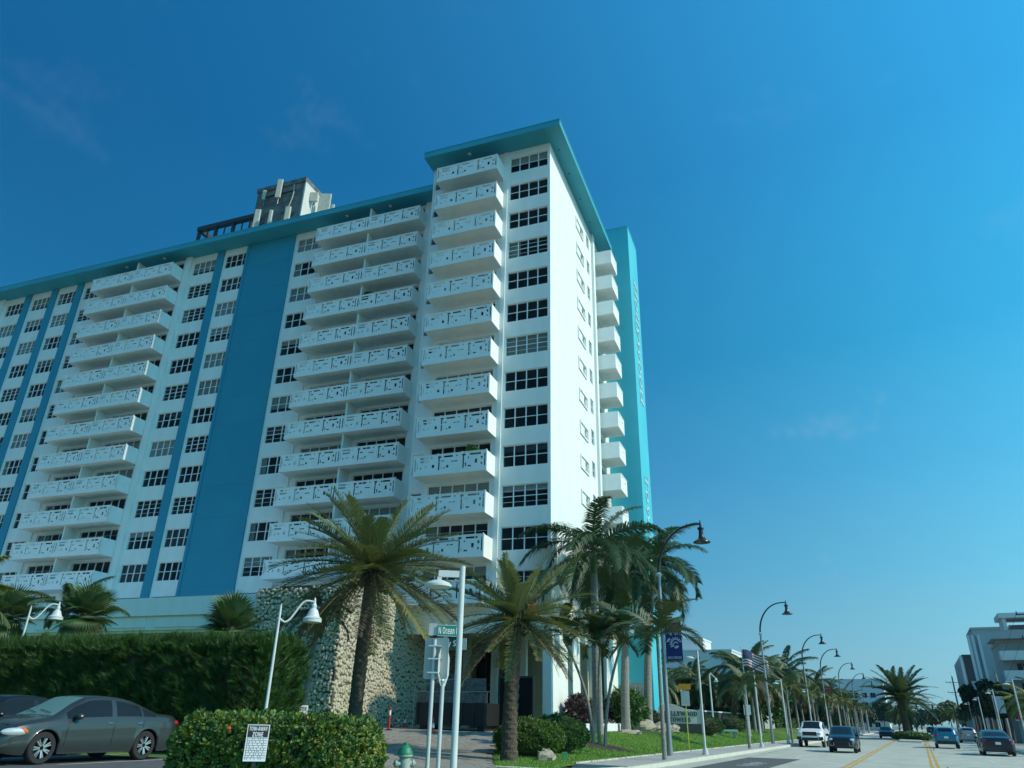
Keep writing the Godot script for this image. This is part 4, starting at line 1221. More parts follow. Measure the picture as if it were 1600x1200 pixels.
func turtle(bn: Node3D, kind: int):        # sea turtle drawn as a half sun with rays: flippers, head, striped shell
	for side in [1.0, -1.0]:
		var b := MB.new()
		var c := Vector3(0.62, 4.86, 0)
		var z: float = 0.012 * side
		for i in 9:
			var a := lerpf(0.35, 3.7, i / 8.0)
			var p := c + Vector3(cos(a) * 0.21, sin(a) * 0.21, z); var q := c + Vector3(cos(a) * 0.30, sin(a) * 0.30, z)
			b.bar(p, q, 0.006, 0.05)
		for rr in [0.20, 0.12]:
			for i in 12:
				var a := lerpf(0.5, 3.9, i / 12.0); var a2 := lerpf(0.5, 3.9, (i + 1) / 12.0)
				b.bar(c + Vector3(cos(a) * rr, sin(a) * rr - (0.06 if rr < 0.15 else 0.0), z), c + Vector3(cos(a2) * rr, sin(a2) * rr - (0.06 if rr < 0.15 else 0.0), z), 0.006, 0.05)
		for q in [[0.40, 5.33, 0.05, 0.10, 0.35], [0.68, 5.31, 0.09, 0.05, 0.5], [0.27, 5.02, 0.05, 0.13, -0.75], [0.66, 4.70, 0.11, 0.06, 0.35]]:
			var poly := PackedVector2Array()
			for i in 14:
				var a := TAU * i / 14.0
				poly.append(Vector2(q[0], q[1]) + Vector2(cos(a) * q[2], sin(a) * q[3]).rotated(q[4]))
			b.prism(poly, z - 0.003, z + 0.003)
		build("turtle_emblem", b, M.banner_pale if kind == 1 else M.sign_yellow, bn)
		var f := fitted("Hollywood", 0.58, 0.11, 0.003, "Droid Serif", false)
		put("lettering", f[0], M.banner_pale, bn, Transform3D(Basis(Vector3.UP, 0.0 if side > 0 else PI), Vector3(0.52, 5.68, z)) * f[1])
		f = fitted("HOLLYWOOD", 0.66, 0.12, 0.003, "Droid Sans", true)
		put("lettering", f[0], M.banner_pale, bn, Transform3D(Basis(Vector3.UP, 0.0 if side > 0 else PI), Vector3(0.53, 4.22, z)) * f[1])
func low_lamp(label: String, at: Vector3, turn: float, h := 4.6) -> Node3D:      # white square-armed path lamp with a flat disc head; local -x is the way the arm reaches
	var o := thing("path_lamp", label, "street lamp", at, turn, "white path lamps along the kerb")
	var b := MB.new()
	b.tube([Vector3(0, 0, 0), Vector3(0, 0.08, 0), Vector3(0, 0.30, 0), Vector3(0, 0.34, 0), Vector3(0, h, 0)], [0.15, 0.145, 0.085, 0.058, 0.048], 12)
	build("pole", b, M.white_paint, o)
	b = MB.new()
	b.box(Vector3(-0.42, h - 0.20, -0.035), Vector3(-0.055, h - 0.09, 0.035)); b.box(Vector3(-0.44, h - 0.28, -0.03), Vector3(-0.36, h - 0.203, 0.03))
	build("arm", b, M.white_paint, o)
	b = MB.new()
	b.lathe(Transform3D(Basis(), Vector3(-0.42, h - 0.36, 0)), [Vector2(0.0, 0.10), Vector2(0.10, 0.095), Vector2(0.20, 0.055), Vector2(0.24, 0.02), Vector2(0.24, -0.015), Vector2(0.0, -0.02)], 20)
	build("disc_head", b, M.white_paint, o)
	return o
func bell_post(label: String, at: Vector3, turn: float, h: float) -> Node3D:       # white gooseneck lamp post; arm reaches along local +x
	var o := thing("gooseneck_lamp", label, "street lamp", at, turn, "white gooseneck lamps of the car park")
	var b := MB.new()
	b.tube([Vector3.ZERO, Vector3(0, h - 0.25, 0), Vector3(0, h, 0), Vector3(0, h + 0.12, 0)], [0.05, 0.036, 0.032, 0.01], 12)
	build("pole", b, M.white_paint, o)
	b = MB.new()
	var pts := []; var rad := []
	for i in 13:
		var f := i / 12.0
		pts.append(Vector3(0.95 * f, h - 0.30 + 0.16 * (-sin(f * TAU * 0.78) * (1.0 - f)) + 0.52 * smoothstep(0.15, 0.75, f), 0)); rad.append(0.032)
	b.tube(pts, rad, 8)
	b.lathe(Transform3D(Basis(), pts[-1]), [Vector2(0.0, 0.14), Vector2(0.03, 0.1), Vector2(0.04, 0.0), Vector2(0.05, -0.06)], 8)
	build("arm", b, M.white_paint, o)
	b = MB.new()
	b.lathe(Transform3D(Basis(), pts[-1]), [Vector2(0.04, -0.03), Vector2(0.08, -0.10), Vector2(0.07, -0.18), Vector2(0.13, -0.24), Vector2(0.20, -0.42), Vector2(0.28, -0.48), Vector2(0.27, -0.50), Vector2(0.27, -0.58), Vector2(0.18, -0.60), Vector2(0.0, -0.58)], 18)
	build("bell_shade", b, M.white_paint, o)
	return o
func cone(label: String, at: Vector3) -> Node3D:
	var o := thing("traffic_cone", label, "traffic cone", at, 0.3, "cones by the entrance")
	var b := MB.new()
	b.box(Vector3(-0.18, 0, -0.18), Vector3(0.18, 0.035, 0.18)); build("base", b, M.orange, o)
	b = MB.new()
	b.lathe(Transform3D(), [Vector2(0.13, 0.037), Vector2(0.098, 0.25)], 14); b.lathe(Transform3D(), [Vector2(0.068, 0.44), Vector2(0.03, 0.70), Vector2(0.0, 0.71)], 14)
	build("cone_body", b, M.orange, o)
	b = MB.new()
	b.lathe(Transform3D(), [Vector2(0.098, 0.25), Vector2(0.068, 0.44)], 14); build("white_band", b, M.white_sheet, o)
	return o
func post_marker(label: String, at: Vector3) -> Node3D:
	var o := thing("marker_post", label, "bollard", at, 0.0, "red marker posts by the entrance")
	var b := MB.new()
	b.lathe(Transform3D(), [Vector2(0.2, 0.0), Vector2(0.2, 0.04), Vector2(0.07, 0.08)], 14); build("base", b, M.rubber, o)
	b = MB.new()
	b.lathe(Transform3D(), [Vector2(0.06, 0.06), Vector2(0.06, 1.08), Vector2(0.035, 1.12), Vector2(0.0, 1.12)], 12); build("post", b, M.red, o)
	return o

# ---------------------------------------------------------------- ground, street
func strip(b: MB, s0: float, s1: float, t0: float, t1: float, y: float, step := 20.0):
	var t := t0
	while t < t1 - 0.01:
		var u := minf(t + step, t1)
		b.quad(st(s0, t, y), st(s1, t, y), st(s1, u, y), st(s0, u, y))
		t = u
func sblock(b: MB, s0: float, s1: float, t0: float, t1: float, y0: float, y1: float):
	b.obox(Transform3D(Basis(Vector3.UP, -ROAD_AZ), st((s0 + s1) * 0.5, (t0 + t1) * 0.5, (y0 + y1) * 0.5)), Vector3(absf(s1 - s0), y1 - y0, t1 - t0))
func edge_s(t: float) -> float:
	return lerpf(-6.4, -11.2, smoothstep(14.0, 27.0, t))
func make_ground():
	var b := MB.new()
	b.quad(Vector3(-1500, -0.03, 600), Vector3(1500, -0.03, 600), Vector3(1500, -0.03, -2500), Vector3(-1500, -0.03, -2500))
	struct("ground", b, M.sand)
	b = MB.new()
	strip(b, -9.0, 6.0, -60.0, 700.0, 0.0)
	struct("road", b, M.road)
	b = MB.new()
	strip(b, -8.0, -5.55, 18.0, 42.3, 0.004); strip(b, 0.8, 5.9, 60.0, 60.4, 0.004)
	struct("road_patch", b, M.asphalt)
	b = MB.new()                                   # side street in front of the building
	b.quad(st(-70, 6, -0.004), st(-9.0, 6, -0.004), st(-9.0, 24, -0.004), st(-70, 24, -0.004))
	struct("road", b, M.asphalt)
	b = MB.new()                                   # tar-sealed cracks and tyre wear across the concrete
	var cr := RandomNumberGenerator.new(); cr.seed = 12
	for i in 16:
		var s := cr.randf_range(-8.5, 2.0); var t := 30.0 + i * 6.0 + cr.randf_range(-2.0, 2.0)
		var along := i % 3 == 0
		var p := Vector2(s, t)
		for k in 14:
			var e := p + (Vector2(cr.randf_range(-0.05, 0.05), cr.randf_range(0.5, 1.2)) if along else Vector2(cr.randf_range(0.2, 0.55), cr.randf_range(-0.16, 0.16)))
			if e.x > 5.8: break
			var nn := (e - p).orthogonal().normalized() * 0.03
			b.quad(st(p.x - nn.x, p.y - nn.y, 0.004), st(p.x + nn.x, p.y + nn.y, 0.004), st(e.x + nn.x, e.y + nn.y, 0.004), st(e.x - nn.x, e.y - nn.y, 0.004))
			p = e
	struct("road_crack", b, M.asphalt)
	for q in [-3.08, -2.86, 0.18, 0.42]:
		b = MB.new()
		var t := 10.0
		while t < 300.0:
			var j := 0.02 * sin(t * 3.1)
			strip(b, q + j - 0.055, q + j + 0.055, t, t + 5.9, 0.006); t += 6.0 if q > -3.0 or t < 95.0 else 6.0
		struct("yellow_line", b, M.yellow)
	b = MB.new()
	var tt := 24.0
	while tt < 260.0:
		strip(b, 2.95, 3.07, tt, tt + 3.0, 0.006); tt += 12.0
	tt = 44.0
	while tt < 260.0:
		strip(b, -6.06, -5.94, tt, tt + 3.0, 0.006); tt += 12.0
	strip(b, -8.55, -8.40, 44.0, 300.0, 0.006)
	struct("white_line", b, M.line_white)
	b = MB.new()                                   # worn painted mark on the patch
	for i in 7: strip(b, -7.0 + 0.16 * (i % 3), -6.5 + 0.3 * (i % 2), 34.0 + i * 0.5, 34.22 + i * 0.5, 0.009)
	struct("white_marking", b, M.line_white)
	# lawn and planted ground between street and building, rising to the entrance level
	b = MB.new()
	var nt := 60; var ns := 34
	var grid := []
	for i in nt + 1:
		var t := lerpf(6.0, 150.0, pow(float(i) / nt, 1.25))
		var row := []
		for j in ns + 1:
			var s := lerpf(edge_s(t), -75.0, pow(float(j) / ns, 1.7))
			var p := st(s, t)
			row.append(Vector3(p.x, ground_y(p.x, p.z) + (0.0 if j > 0 else -0.03), p.z))
		grid.append(row)
	for i in nt:
		for j in ns: b.quad(grid[i][j + 1], grid[i][j], grid[i + 1][j], grid[i + 1][j + 1])
	struct("lawn", b, M.lawn)
	# car park asphalt under the parked cars
	b = MB.new()
	for i in 10:
		for j in 10:
			var c := []
			for q in [[0, 0], [1, 0], [1, 1], [0, 1]]:
				var p := Vector3(lerpf(-22.0, -4.6, (i + q[0]) / 10.0), 0, lerpf(-13.6, -22.8, (j + q[1]) / 10.0))
				c.append(on_ground(p, 0.012))
			b.quad(c[0], c[1], c[2], c[3])
	struct("car_park", b, M.asphalt)
	b = MB.new()
	for k in 3:
		var a := Vector3(-7.6 - k * 2.55, 0, -17.6 - k * 1.15); var e := a + Vector3(1.9, 0, -4.2)
		for q in 6:
			var p := a.lerp(e, q / 6.0); var r := a.lerp(e, (q + 1) / 6.0)
			b.quad(on_ground(p + Vector3(-0.05, 0, 0), 0.018), on_ground(p + Vector3(0.06, 0, 0), 0.018), on_ground(r + Vector3(0.06, 0, 0), 0.018), on_ground(r + Vector3(-0.05, 0, 0), 0.018))
	struct("parking_line", b, M.line_white)
	# entrance drive
	var dr := Node3D.new()
	dr.name = "driveway"; add_child(dr); dr.set_meta("kind", "structure")
	b = MB.new()
	var left := [Vector3(-3.2, 0, -22.0), Vector3(-5.2, 0, -33.0), Vector3(-8.6, 0, -50.5)]
	var right := [Vector3(-0.2, 0, -25.6), Vector3(-0.9, 0, -33.0), Vector3(1.5, 0, -50.5)]
	var n := 26
	var edge := func(c: Array, f: float) -> Vector3:
		return c[0].lerp(c[1], f).lerp(c[1].lerp(c[2], f), f)
	for i in n:
		for j in 12:
			var c := []
			for q in [[0, 0], [1, 0], [1, 1], [0, 1]]:
				var f: float = (i + q[1]) / float(n)
				c.append(on_ground(edge.call(left, f).lerp(edge.call(right, f), (j + q[0]) / 12.0), 0.02))
			b.quad(c[0], c[1], c[2], c[3])
	put("bedding", b.mesh(), M.soil, dr)
	var pr := RandomNumberGenerator.new(); pr.seed = 3
	var wide := MB.new()
	wide.box(Vector3(-0.5, 0, -0.5), Vector3(0.5, 1, 0.5))
	var pm := wide.mesh()
	var count := 0
	for i in 30:
		for j in 9:
			var f := (i + 0.5) / 30.0; var g := (j + (0.25 if i % 2 else 0.75)) / 9.5
			var l: Vector3 = edge.call(left, f); var r: Vector3 = edge.call(right, f)
			var p := on_ground(l.lerp(r, g), 0.012)
			var w := (r - l).length() / 9.5 - 0.012
			var fwd: Vector3 = (edge.call(left, f + 0.01) - l + edge.call(right, f + 0.01) - r).normalized()
			var dl: float = ((edge.call(left, minf(f + 1.0 / 30.0, 1.0)) - l).length() + (edge.call(right, minf(f + 1.0 / 30.0, 1.0)) - r).length()) * 0.5 - 0.012
			if f > 0.97: dl = 0.7
			var slope := ground_y(p.x + fwd.x, p.z + fwd.z) - ground_y(p.x, p.z)
			var zz := (fwd + Vector3.UP * slope).normalized(); var xx := Vector3.UP.cross(zz).normalized()
			put("paver", pm, M.paver if pr.randf() < 0.6 else M.paver_b, dr, Transform3D(Basis(xx * w, zz.cross(xx) * pr.randf_range(0.018, 0.026), zz * dl), p)); count += 1
	# sidewalk slabs and kerb
	var sw := Node3D.new()
	sw.name = "sidewalk"; add_child(sw); sw.set_meta("kind", "structure")
	var k := 0
	var t0 := 27.0
	while t0 < 74.0:
		b = MB.new()
		sblock(b, -11.15, -9.18, t0, t0 + 1.585, -0.02, 0.148 + 0.004 * sin(t0 * 7.0))
		put("slab", b.mesh(), M.sidewalk, sw); t0 += 1.6; k += 1
	b = MB.new()
	sblock(b, -11.15, -9.18, 74.2, 320.0, -0.02, 0.15); put("far_slabs", b.mesh(), M.sidewalk, sw)
	b = MB.new()
	sblock(b, 6.2, 8.2, 20.0, 320.0, -0.02, 0.15); put("far_slabs", b.mesh(), M.sidewalk, sw)
	b = MB.new()
	sblock(b, -11.32, -11.16, 27.0, 150.0, -0.02, 0.19); put("edging", b.mesh(), M.kerb, sw)
	for q in [[-9.17, -9.0], [6.0, 6.19]]:
		b = MB.new()
		sblock(b, q[0], q[1], 26.0 if q[0] < 0 else 10.0, 320.0, -0.02, 0.152)
		struct("kerb", b, M.kerb)
	b = MB.new()
	b.tube([st(-9.08, 26.2, 0.07), st(-9.5, 24.6, 0.07), st(-10.6, 23.6, 0.07), st(-12.2, 23.3, 0.07), st(-13.8, 23.6, 0.07)], [0.11, 0.11, 0.11, 0.11, 0.11], 8)
	struct("kerb", b, M.kerb)
	# median island
	b = MB.new()
	sblock(b, -2.35, -0.15, 97.0, 300.0, -0.02, 0.17)
	struct("median_kerb", b, M.kerb)
	# mulch beds
	for q in [[Vector3(4.4, 0, -38.6), 1.9, 1.5], [Vector3(8.4, 0, -50.5), 3.6, 1.6]]:
		b = MB.new()
		for i in 20:
			var a := TAU * i / 20.0; var e := TAU * (i + 1) / 20.0
			b.tri(on_ground(q[0], 0.10), on_ground(q[0] + Vector3(cos(e) * q[1], 0, sin(e) * q[2]), 0.02), on_ground(q[0] + Vector3(cos(a) * q[1], 0, sin(a) * q[2]), 0.02))
		var o := struct("mulch_bed", b, M.soil)
	# grass
	var r := RandomNumberGenerator.new(); r.seed = 8
	var g := MB.new()
	for i in 9:
		var a := r.randf() * TAU; var p := Vector3(r.randf_range(-0.10, 0.10), 0, r.randf_range(-0.10, 0.10))
		var d := Vector3(cos(a) * 0.03, r.randf_range(0.045, 0.085), sin(a) * 0.03)
		var w := Vector3(-sin(a), 0, cos(a)) * 0.007
		g.tri(p - w, p + d, p + w)
	var xs := []
	while xs.size() < 42000:
		var t := lerpf(23.5, 84.0, pow(r.randf(), 1.25))
		var p := st(edge_s(t) - 0.05 - 13.0 * pow(r.randf(), 1.3), t)
		if p.x < -0.6 + 0.02 * p.z + 0.9: continue
		xs.append(Transform3D(Basis(Vector3.UP, r.randf() * TAU).scaled(Vector3.ONE * r.randf_range(0.7, 1.4)), on_ground(p)))
	var go := multi("grass", g.mesh(), M.blade, xs, self)
	tag(go, "short bright green grass of the sloping lawn", "grass", "", "stuff")

# ---------------------------------------------------------------- everything that stands on the ground near the building
func make_planting():
	# date palms
	palm("date", on_ground(Vector3(-5.90, 0, -31.45), -0.05), 6.95, 92, "tall date palm with orange fruit before the pale stone wall", "date palms by the entrance drive", 21,
		{"r0": 0.29, "r1": 0.27, "size": 1.22, "low": 0.80, "mats": [M.frond_date, M.frond_date, M.frond_date_light], "dead": 0.95, "fruit": [0.3, 5.5, 4.6, 2.2], "boots": true, "lean": Vector3(0.15, 0, 0)})
	palm("date", on_ground(Vector3(0.18, 0, -29.0), -0.08), 5.05, 78, "shorter date palm on the lawn corner beside the rounded bush", "date palms by the entrance drive", 22,
		{"r0": 0.30, "r1": 0.25, "size": 0.90, "low": 0.82, "mats": [M.frond_date, M.frond_date, M.frond_date_light], "dead": 0.92, "fruit": [0.2, 5.9], "boots": true, "lean": Vector3(0.22, 0, 0)})
	# royal palms at the end wall
	palm("royal", on_ground(Vector3(5.1, 0, -43.7), -0.05), 8.6, 21, "royal palm beside the white corner pier, with a bright green crownshaft", "royal palms by the end wall", 31, {"r0": 0.27, "r1": 0.20, "mats": [M.frond_royal], "size": 1.2, "low": 0.9})
	palm("royal", on_ground(Vector3(7.6, 0, -50.2), -0.05), 8.3, 21, "royal palm between the two others, standing before the end wall", "royal palms by the end wall", 32, {"r0": 0.27, "r1": 0.19, "mats": [M.frond_royal], "size": 1.2, "low": 0.95, "lean": Vector3(0.5, 0, 0)})
	palm("royal", on_ground(Vector3(9.9, 0, -55.0), -0.05), 9.9, 23, "royal palm in front of the teal sign tower, beside the boulders", "royal palms by the end wall", 33, {"r0": 0.28, "r1": 0.20, "mats": [M.frond_royal], "size": 1.28, "low": 1.0, "lean": Vector3(0.9, 0, 0)})
	# slim triple palm in the mulch
	var lab := ["slim young palm leaning towards the entrance, in the mulch bed", "upright slim young palm, middle of three in the mulch bed", "slim young palm leaning towards the royal palms, in the mulch bed"]
	for i in 3:
		palm("small", on_ground(Vector3(4.25 + i * 0.28, 0, -38.6 + 0.12 * i), 0.03), [4.6, 4.5, 4.9][i], 15, lab[i], "three slim palms", 41 + i, {"r0": 0.085, "r1": 0.06, "mats": [M.frond_royal, M.frond_coco], "size": 1.1, "lean": Vector3([-1.35, 0.15, 1.05][i], 0, 0.2)})
	# sidewalk palms
	var places := [[-9.55, 32.6, 5.0, 1.25], [-9.55, 51.0, 3.7, 1.1], [-9.6, 70.0, 4.4, 1.1], [-9.6, 88.0, 4.5, 1.1], [-9.6, 104.0, 4.2, 1.1], [-9.6, 118.0, 4.4, 1.1], [-9.6, 132.0, 4.4, 1.1], [-9.6, 146.0, 4.3, 1.1], [-9.6, 162.0, 4.4, 1.1], [-9.6, 180.0, 4.4, 1.1]]
	for i in places.size():
		var q = places[i]
		var l: String = ["thin young palm on the sidewalk before the blue banner", "thin young palm on the sidewalk under the flag"][i] if i < 2 else "thin young palm in the sidewalk row further down the street"
		palm("small", st(q[0], q[1], 0.13), q[2] - 0.5, 10, l, "young palms along the sidewalk", 50 + i, {"r0": 0.10, "r1": 0.065, "mats": [M.frond_coco, M.frond_royal] if i < 2 else [M.frond_coco, M.frond_gold], "size": q[3]})
	# fan palms behind the tall hedge
	fan_palm(on_ground(Vector3(-10.5, 0, -29.0)), 4.0, 1.05, 46, "round-headed fan palm before the stone wall, above the hedge end", "palms behind the tall hedge", 61)
	fan_palm(on_ground(Vector3(-19.3, 0, -34.8)), 4.9, 1.15, 40, "low spreading fan palm behind the hedge, beside the coconut palm", "palms behind the tall hedge", 62)
	fan_palm(on_ground(Vector3(-23.2, 0, -35.4)), 4.8, 1.1, 36, "fan palm behind the hedge, close to the gooseneck lamp", "palms behind the tall hedge", 63)
	palm("coco", on_ground(Vector3(-21.0, 0, -36.2)), 5.2, 13, "short coconut palm with upright fronds behind the tall hedge", "palms behind the tall hedge", 64, {"r0": 0.2, "r1": 0.14, "mats": [M.frond_coco, M.frond_royal], "size": 0.62, "low": 0.55})
	palm("coco", on_ground(Vector3(-17.9, 0, -23.6), 0.0), 4.2, 16, "yellow-green palm at the end of the tall hedge, only its frond tips showing", "palms behind the tall hedge", 65, {"r0": 0.2, "r1": 0.14, "mats": [M.frond_gold, M.frond_coco], "size": 0.62, "low": 0.8})
	palm("coco", on_ground(Vector3(-8.6, 0, -34.0), 0.0), 5.3, 10, "thin-trunked palm hidden behind the tall date palm, against the stone", "palms behind the tall hedge", 66, {"r0": 0.15, "r1": 0.10, "mats": [M.frond_date, M.frond_dead], "size": 0.5, "low": 0.9, "lean": Vector3(0.25, 0, 0)})
	# tall clipped hedge of fine needles
	var o := thing("tall_hedge", "tall dark clipped hedge of fine green needles behind the parked cars", "hedge", on_ground(Vector3(-14.2, 0, -27.5), -0.05), -YAW)
	hedge(o, Vector3(15.4, 3.25, 2.3), 120.0, [needle_mesh(1), needle_mesh(2)], M.needle, 0.34, 71, 0.75, 0.80)
	var tuft := []
	var r := RandomNumberGenerator.new(); r.seed = 19
	for i in 2600: tuft.append(Transform3D(Basis(Vector3.UP, r.randf() * TAU).scaled(Vector3(1.0, r.randf_range(1.0, 2.0), 1.0)), Vector3(r.randf_range(-7.6, 7.6), 3.12 + 0.12 * sin(i * 0.37) * r.randf(), r.randf_range(-1.05, 1.12))))
	multi("new_shoots", needle_mesh(3), M.needle, tuft, o)
	# leafy hedge at the corner
	o = thing("leafy_hedge", "low clipped hedge of small glossy yellow-green leaves at the street corner", "hedge", on_ground(Vector3(-3.55, 0, -12.8), -0.04), -YAW)
	hedge(o, Vector3(3.1, 1.32, 1.5), 520.0, [sprig_mesh(0.075, 9, 0.30, 1), sprig_mesh(0.07, 9, 0.30, 2), sprig_mesh(0.06, 8, 0.28, 3)], null, 0.09, 72, 0.35, 0.84)
	var tw := MB.new()
	for i in 90:
		var p := Vector3(r.randf_range(0.2, 1.5), r.randf_range(0.1, 0.75), r.randf_range(0.58, 0.7)); var q := p + Vector3(r.randf_range(-0.25, 0.25), r.randf_range(0.05, 0.3), r.randf_range(-0.02, 0.1))
		tw.tube([p, p.lerp(q, 0.5) + Vector3(0.02, 0.02, 0.01), q], [0.007, 0.005, 0.003], 4, false)
	build("bare_twigs", tw, M.twig, o)
	for i in 3:
		var fl := MB.new()
		fl.blob(Vector3([-0.95, -0.35, 0.05, -1.15, -0.55, -0.75][i], [0.32, 1.20, 1.08, 1.22, 0.55, 1.15][i], 0.80), Vector3.ONE * 0.032, 0.6, i, 8, 6)
		build("flower", fl, [M.red, M.orange][mini(i, 1)], o)
	# rounded bushes by the lawn corner
	var lv := [sprig_mesh(0.07, 10, 0.34, 5), sprig_mesh(0.06, 10, 0.34, 6)]
	bush("rounded clipped green bush on the lawn behind the date palm trunk", "clipped bushes by the entrance", on_ground(Vector3(0.98, 0, -31.6), -0.05), Vector3(1.35, 1.35, 1.0), 330.0, lv, [M.round_leaf, M.hedge], 81)
	bush("second clipped bush, at the entrance side behind the rounded one", "clipped bushes by the entrance", on_ground(Vector3(2.25, 0, -34.0), -0.05), Vector3(1.25, 1.45, 0.9), 300.0, lv, [M.round_leaf, M.round_leaf], 82)
	# ti plants and a spiky shrub in the raised planter
	var tl := [sprig_mesh(0.34, 12, 0.10, 7)]
	for i in 3:
		bush("dark red ti plant in the white planter by the columns", "ti plants in the planter", CORNER + Vector3(1.55 + i * 0.95, 1.25, -1.6 - i * 1.9 - (0.6 if i > 1 else 0.0)), Vector3(0.55, 1.5 - 0.2 * (i % 2), 0.5), 22.0, tl, [M.ti_leaf, M.dark_leaf], 90 + i, "ti_plant")
	bush("spiky green shrub in the white planter before the teal tower", "ti plants in the planter", CORNER + Vector3(5.7, 1.25, -9.6), Vector3(1.0, 2.0, 1.0), 20.0, [sprig_mesh(0.7, 14, 0.06, 8)], [M.round_leaf], 96, "spiky_shrub")
	bush("clipped hedge ball beside the monument sign, before the teal tower", "clipped bushes by the sign", on_ground(Vector3(11.2, 0, -58.6), -0.05), Vector3(0.95, 1.35, 0.8), 120.0, lv, [M.dark_leaf, M.round_leaf], 97)
	bush("broad dark bush on the far side of the monument sign", "clipped bushes by the sign", on_ground(Vector3(14.9, 0, -60.0), -0.05), Vector3(1.5, 1.3, 1.0), 110.0, lv, [M.round_leaf, M.dark_leaf], 98)
	bush("grey-green clipped bush on the far lawn", "clipped bushes by the sign", st(-15.5, 76.0, 0.7), Vector3(1.2, 1.4, 1.0), 90.0, lv, [M.round_leaf, M.fan], 99)
	# potted plants on two balconies
	for q in [[-17.2, 3, "leafy potted plant showing over a balcony rail of the wing, fourth floor from the roof"], [-5.2, 9, "potted plant on a balcony of the corner tower, behind its slotted rail"]]:
		var on: Vector3 = CORNER + Vector3(q[0], 0, -2.75 if q[1] == 3 else 0.95).rotated(Vector3.UP, -YAW) + Vector3(0, 40.825 - FLOOR * q[1], 0)
		bush(q[2], "potted plants on the balconies", on, Vector3(0.45, 1.75, 0.4), 60.0, [sprig_mesh(0.16, 10, 0.25, 21)], [M.round_leaf], 110 + q[1], "potted_plant")
	# rocks
	for q in [[Vector3(9.35, 0, -53.9), Vector3(0.85, 0.45, 0.6), "large pale boulder at the foot of the royal palm"], [Vector3(10.7, 0, -54.8), Vector3(0.75, 0.38, 0.5), "pale boulder before the teal tower, behind the lamp post"], [Vector3(11.6, 0, -55.6), Vector3(0.55, 0.32, 0.45), "smaller pale boulder beside the monument sign"],
			[Vector3(7.35, 0, -47.6), Vector3(0.95, 0.16, 0.35), "long flat pale stone lying on the lawn"], [Vector3(1.55, 0, -29.9), Vector3(0.36, 0.26, 0.28), "small grey boulder on the lawn beside the rounded bush"]]:
		var ro := thing("boulder", q[2], "rock", on_ground(q[0], -0.06), 0.4, "boulders on the lawn")
		var b := MB.new()
		b.blob(Vector3(0, q[1].y * 0.75, 0), q[1], 0.55, int(q[0].x * 10), 14, 10)
		build("stone", b, M.rock, ro)
	# white planter wall along the end wall
	o = thing("planter_wall", "low white planter wall at the foot of the columns", "wall", CORNER, -YAW)
	var b := MB.new()
	b.box(Vector3(2.05, 0.3, -11.6), Vector3(2.25, 1.38, 1.2)); b.box(Vector3(0.05, 0.3, 1.0), Vector3(2.047, 1.38, 1.2))
	build("retaining_wall", b, M.stucco, o)
	b = MB.new()
	b.box(Vector3(0.05, 0.3, -11.6), Vector3(2.047, 1.26, 0.997)); build("soil_bed", b, M.soil, o)
	b = MB.new()
	b.box(Vector3(2.05, 0.3, -17.0), Vector3(2.25, 1.42, -12.6)); build("retaining_wall", b, M.stucco, o)
	# far palms and trees along the street
	var cp := [[-13.5, 78.0, 6.9], [-15.0, 84.0, 7.6], [-13.0, 92.0, 7.9], [-16.5, 97.0, 7.2], [-13.6, 106.0, 8.2], [-12.8, 121.0, 8.0], [-15.6, 128.0, 7.0], [-13.0, 142.0, 7.4], [-14.5, 158.0, 7.5], [-13.0, 176.0, 7.6], [-13.8, 200.0, 7.6]]
	for i in cp.size():
		var q = cp[i]
		palm("coco", on_ground(st(q[0], q[1]), -0.1), q[2] - 1.2, 26, "coconut palm in the row along the far lawn beside the sidewalk", "coconut palms along the street", 200 + i, {"r0": 0.17, "r1": 0.11, "mats": [M.frond_date, M.frond_coco, M.frond_royal], "size": 1.0, "low": 0.95, "dead": 0.86, "lean": Vector3(-0.6 + 0.3 * (i % 3), 0, 0.3)})
	var gp := [[-21.0, 72.0, 5.2], [-24.0, 78.0, 6.4], [-20.0, 82.0, 5.6], [-27.0, 84.0, 6.6], [-22.5, 90.0, 6.8], [-19.0, 95.0, 6.2], [-30.0, 92.0, 6.8], [-25.0, 99.0, 7.4], [-18.5, 104.0, 7.0]]
	for i in gp.size():
		var q = gp[i]
		palm("coco", on_ground(st(q[0], q[1]), -0.1), q[2] - 1.0, 22, "garden palm in the dense grove behind the monument sign", "palms in the grove behind the sign", 230 + i, {"r0": 0.15, "r1": 0.1, "mats": [M.frond_royal, M.frond_coco] if i % 2 else [M.frond_coco, M.frond_date], "size": 0.8, "low": 0.95, "lean": Vector3(0.3 * (i % 3 - 1), 0, 0)})
	for i in 8:
		tree("dark leafy tree closing the grove behind the monument sign", "dark trees behind the grove", on_ground(st(-21.0 - 2.0 * (i % 4), 88.0 + i * 4.2), -0.1), 5.0 + (i % 3), 3.6, M.dark_leaf, 260 + i, 0.32, 1300)
	for i in 12:
		tree("low dark leafy tree in the screen behind the coconut palms", "screen of trees behind the coconut palms", on_ground(st(-17.5 - 2.2 * (i % 3), 100.0 + i * 15.0), -0.1), 4.6 + 0.7 * (i % 3), 4.6, M.dark_leaf if i % 2 else M.round_leaf, 400 + i, 0.42, 1000)
	o = thing("garden_hedge", "long clipped hedge behind the coconut palms along the far lawn", "hedge", on_ground(st(-23.5, 165.0), -0.1), -ROAD_AZ)
	hedge(o, Vector3(1.6, 2.4, 120.0), 26.0, [sprig_mesh(0.22, 9, 0.3, 15)], M.round_leaf, 0.2, 79, 0.3, 0.86)
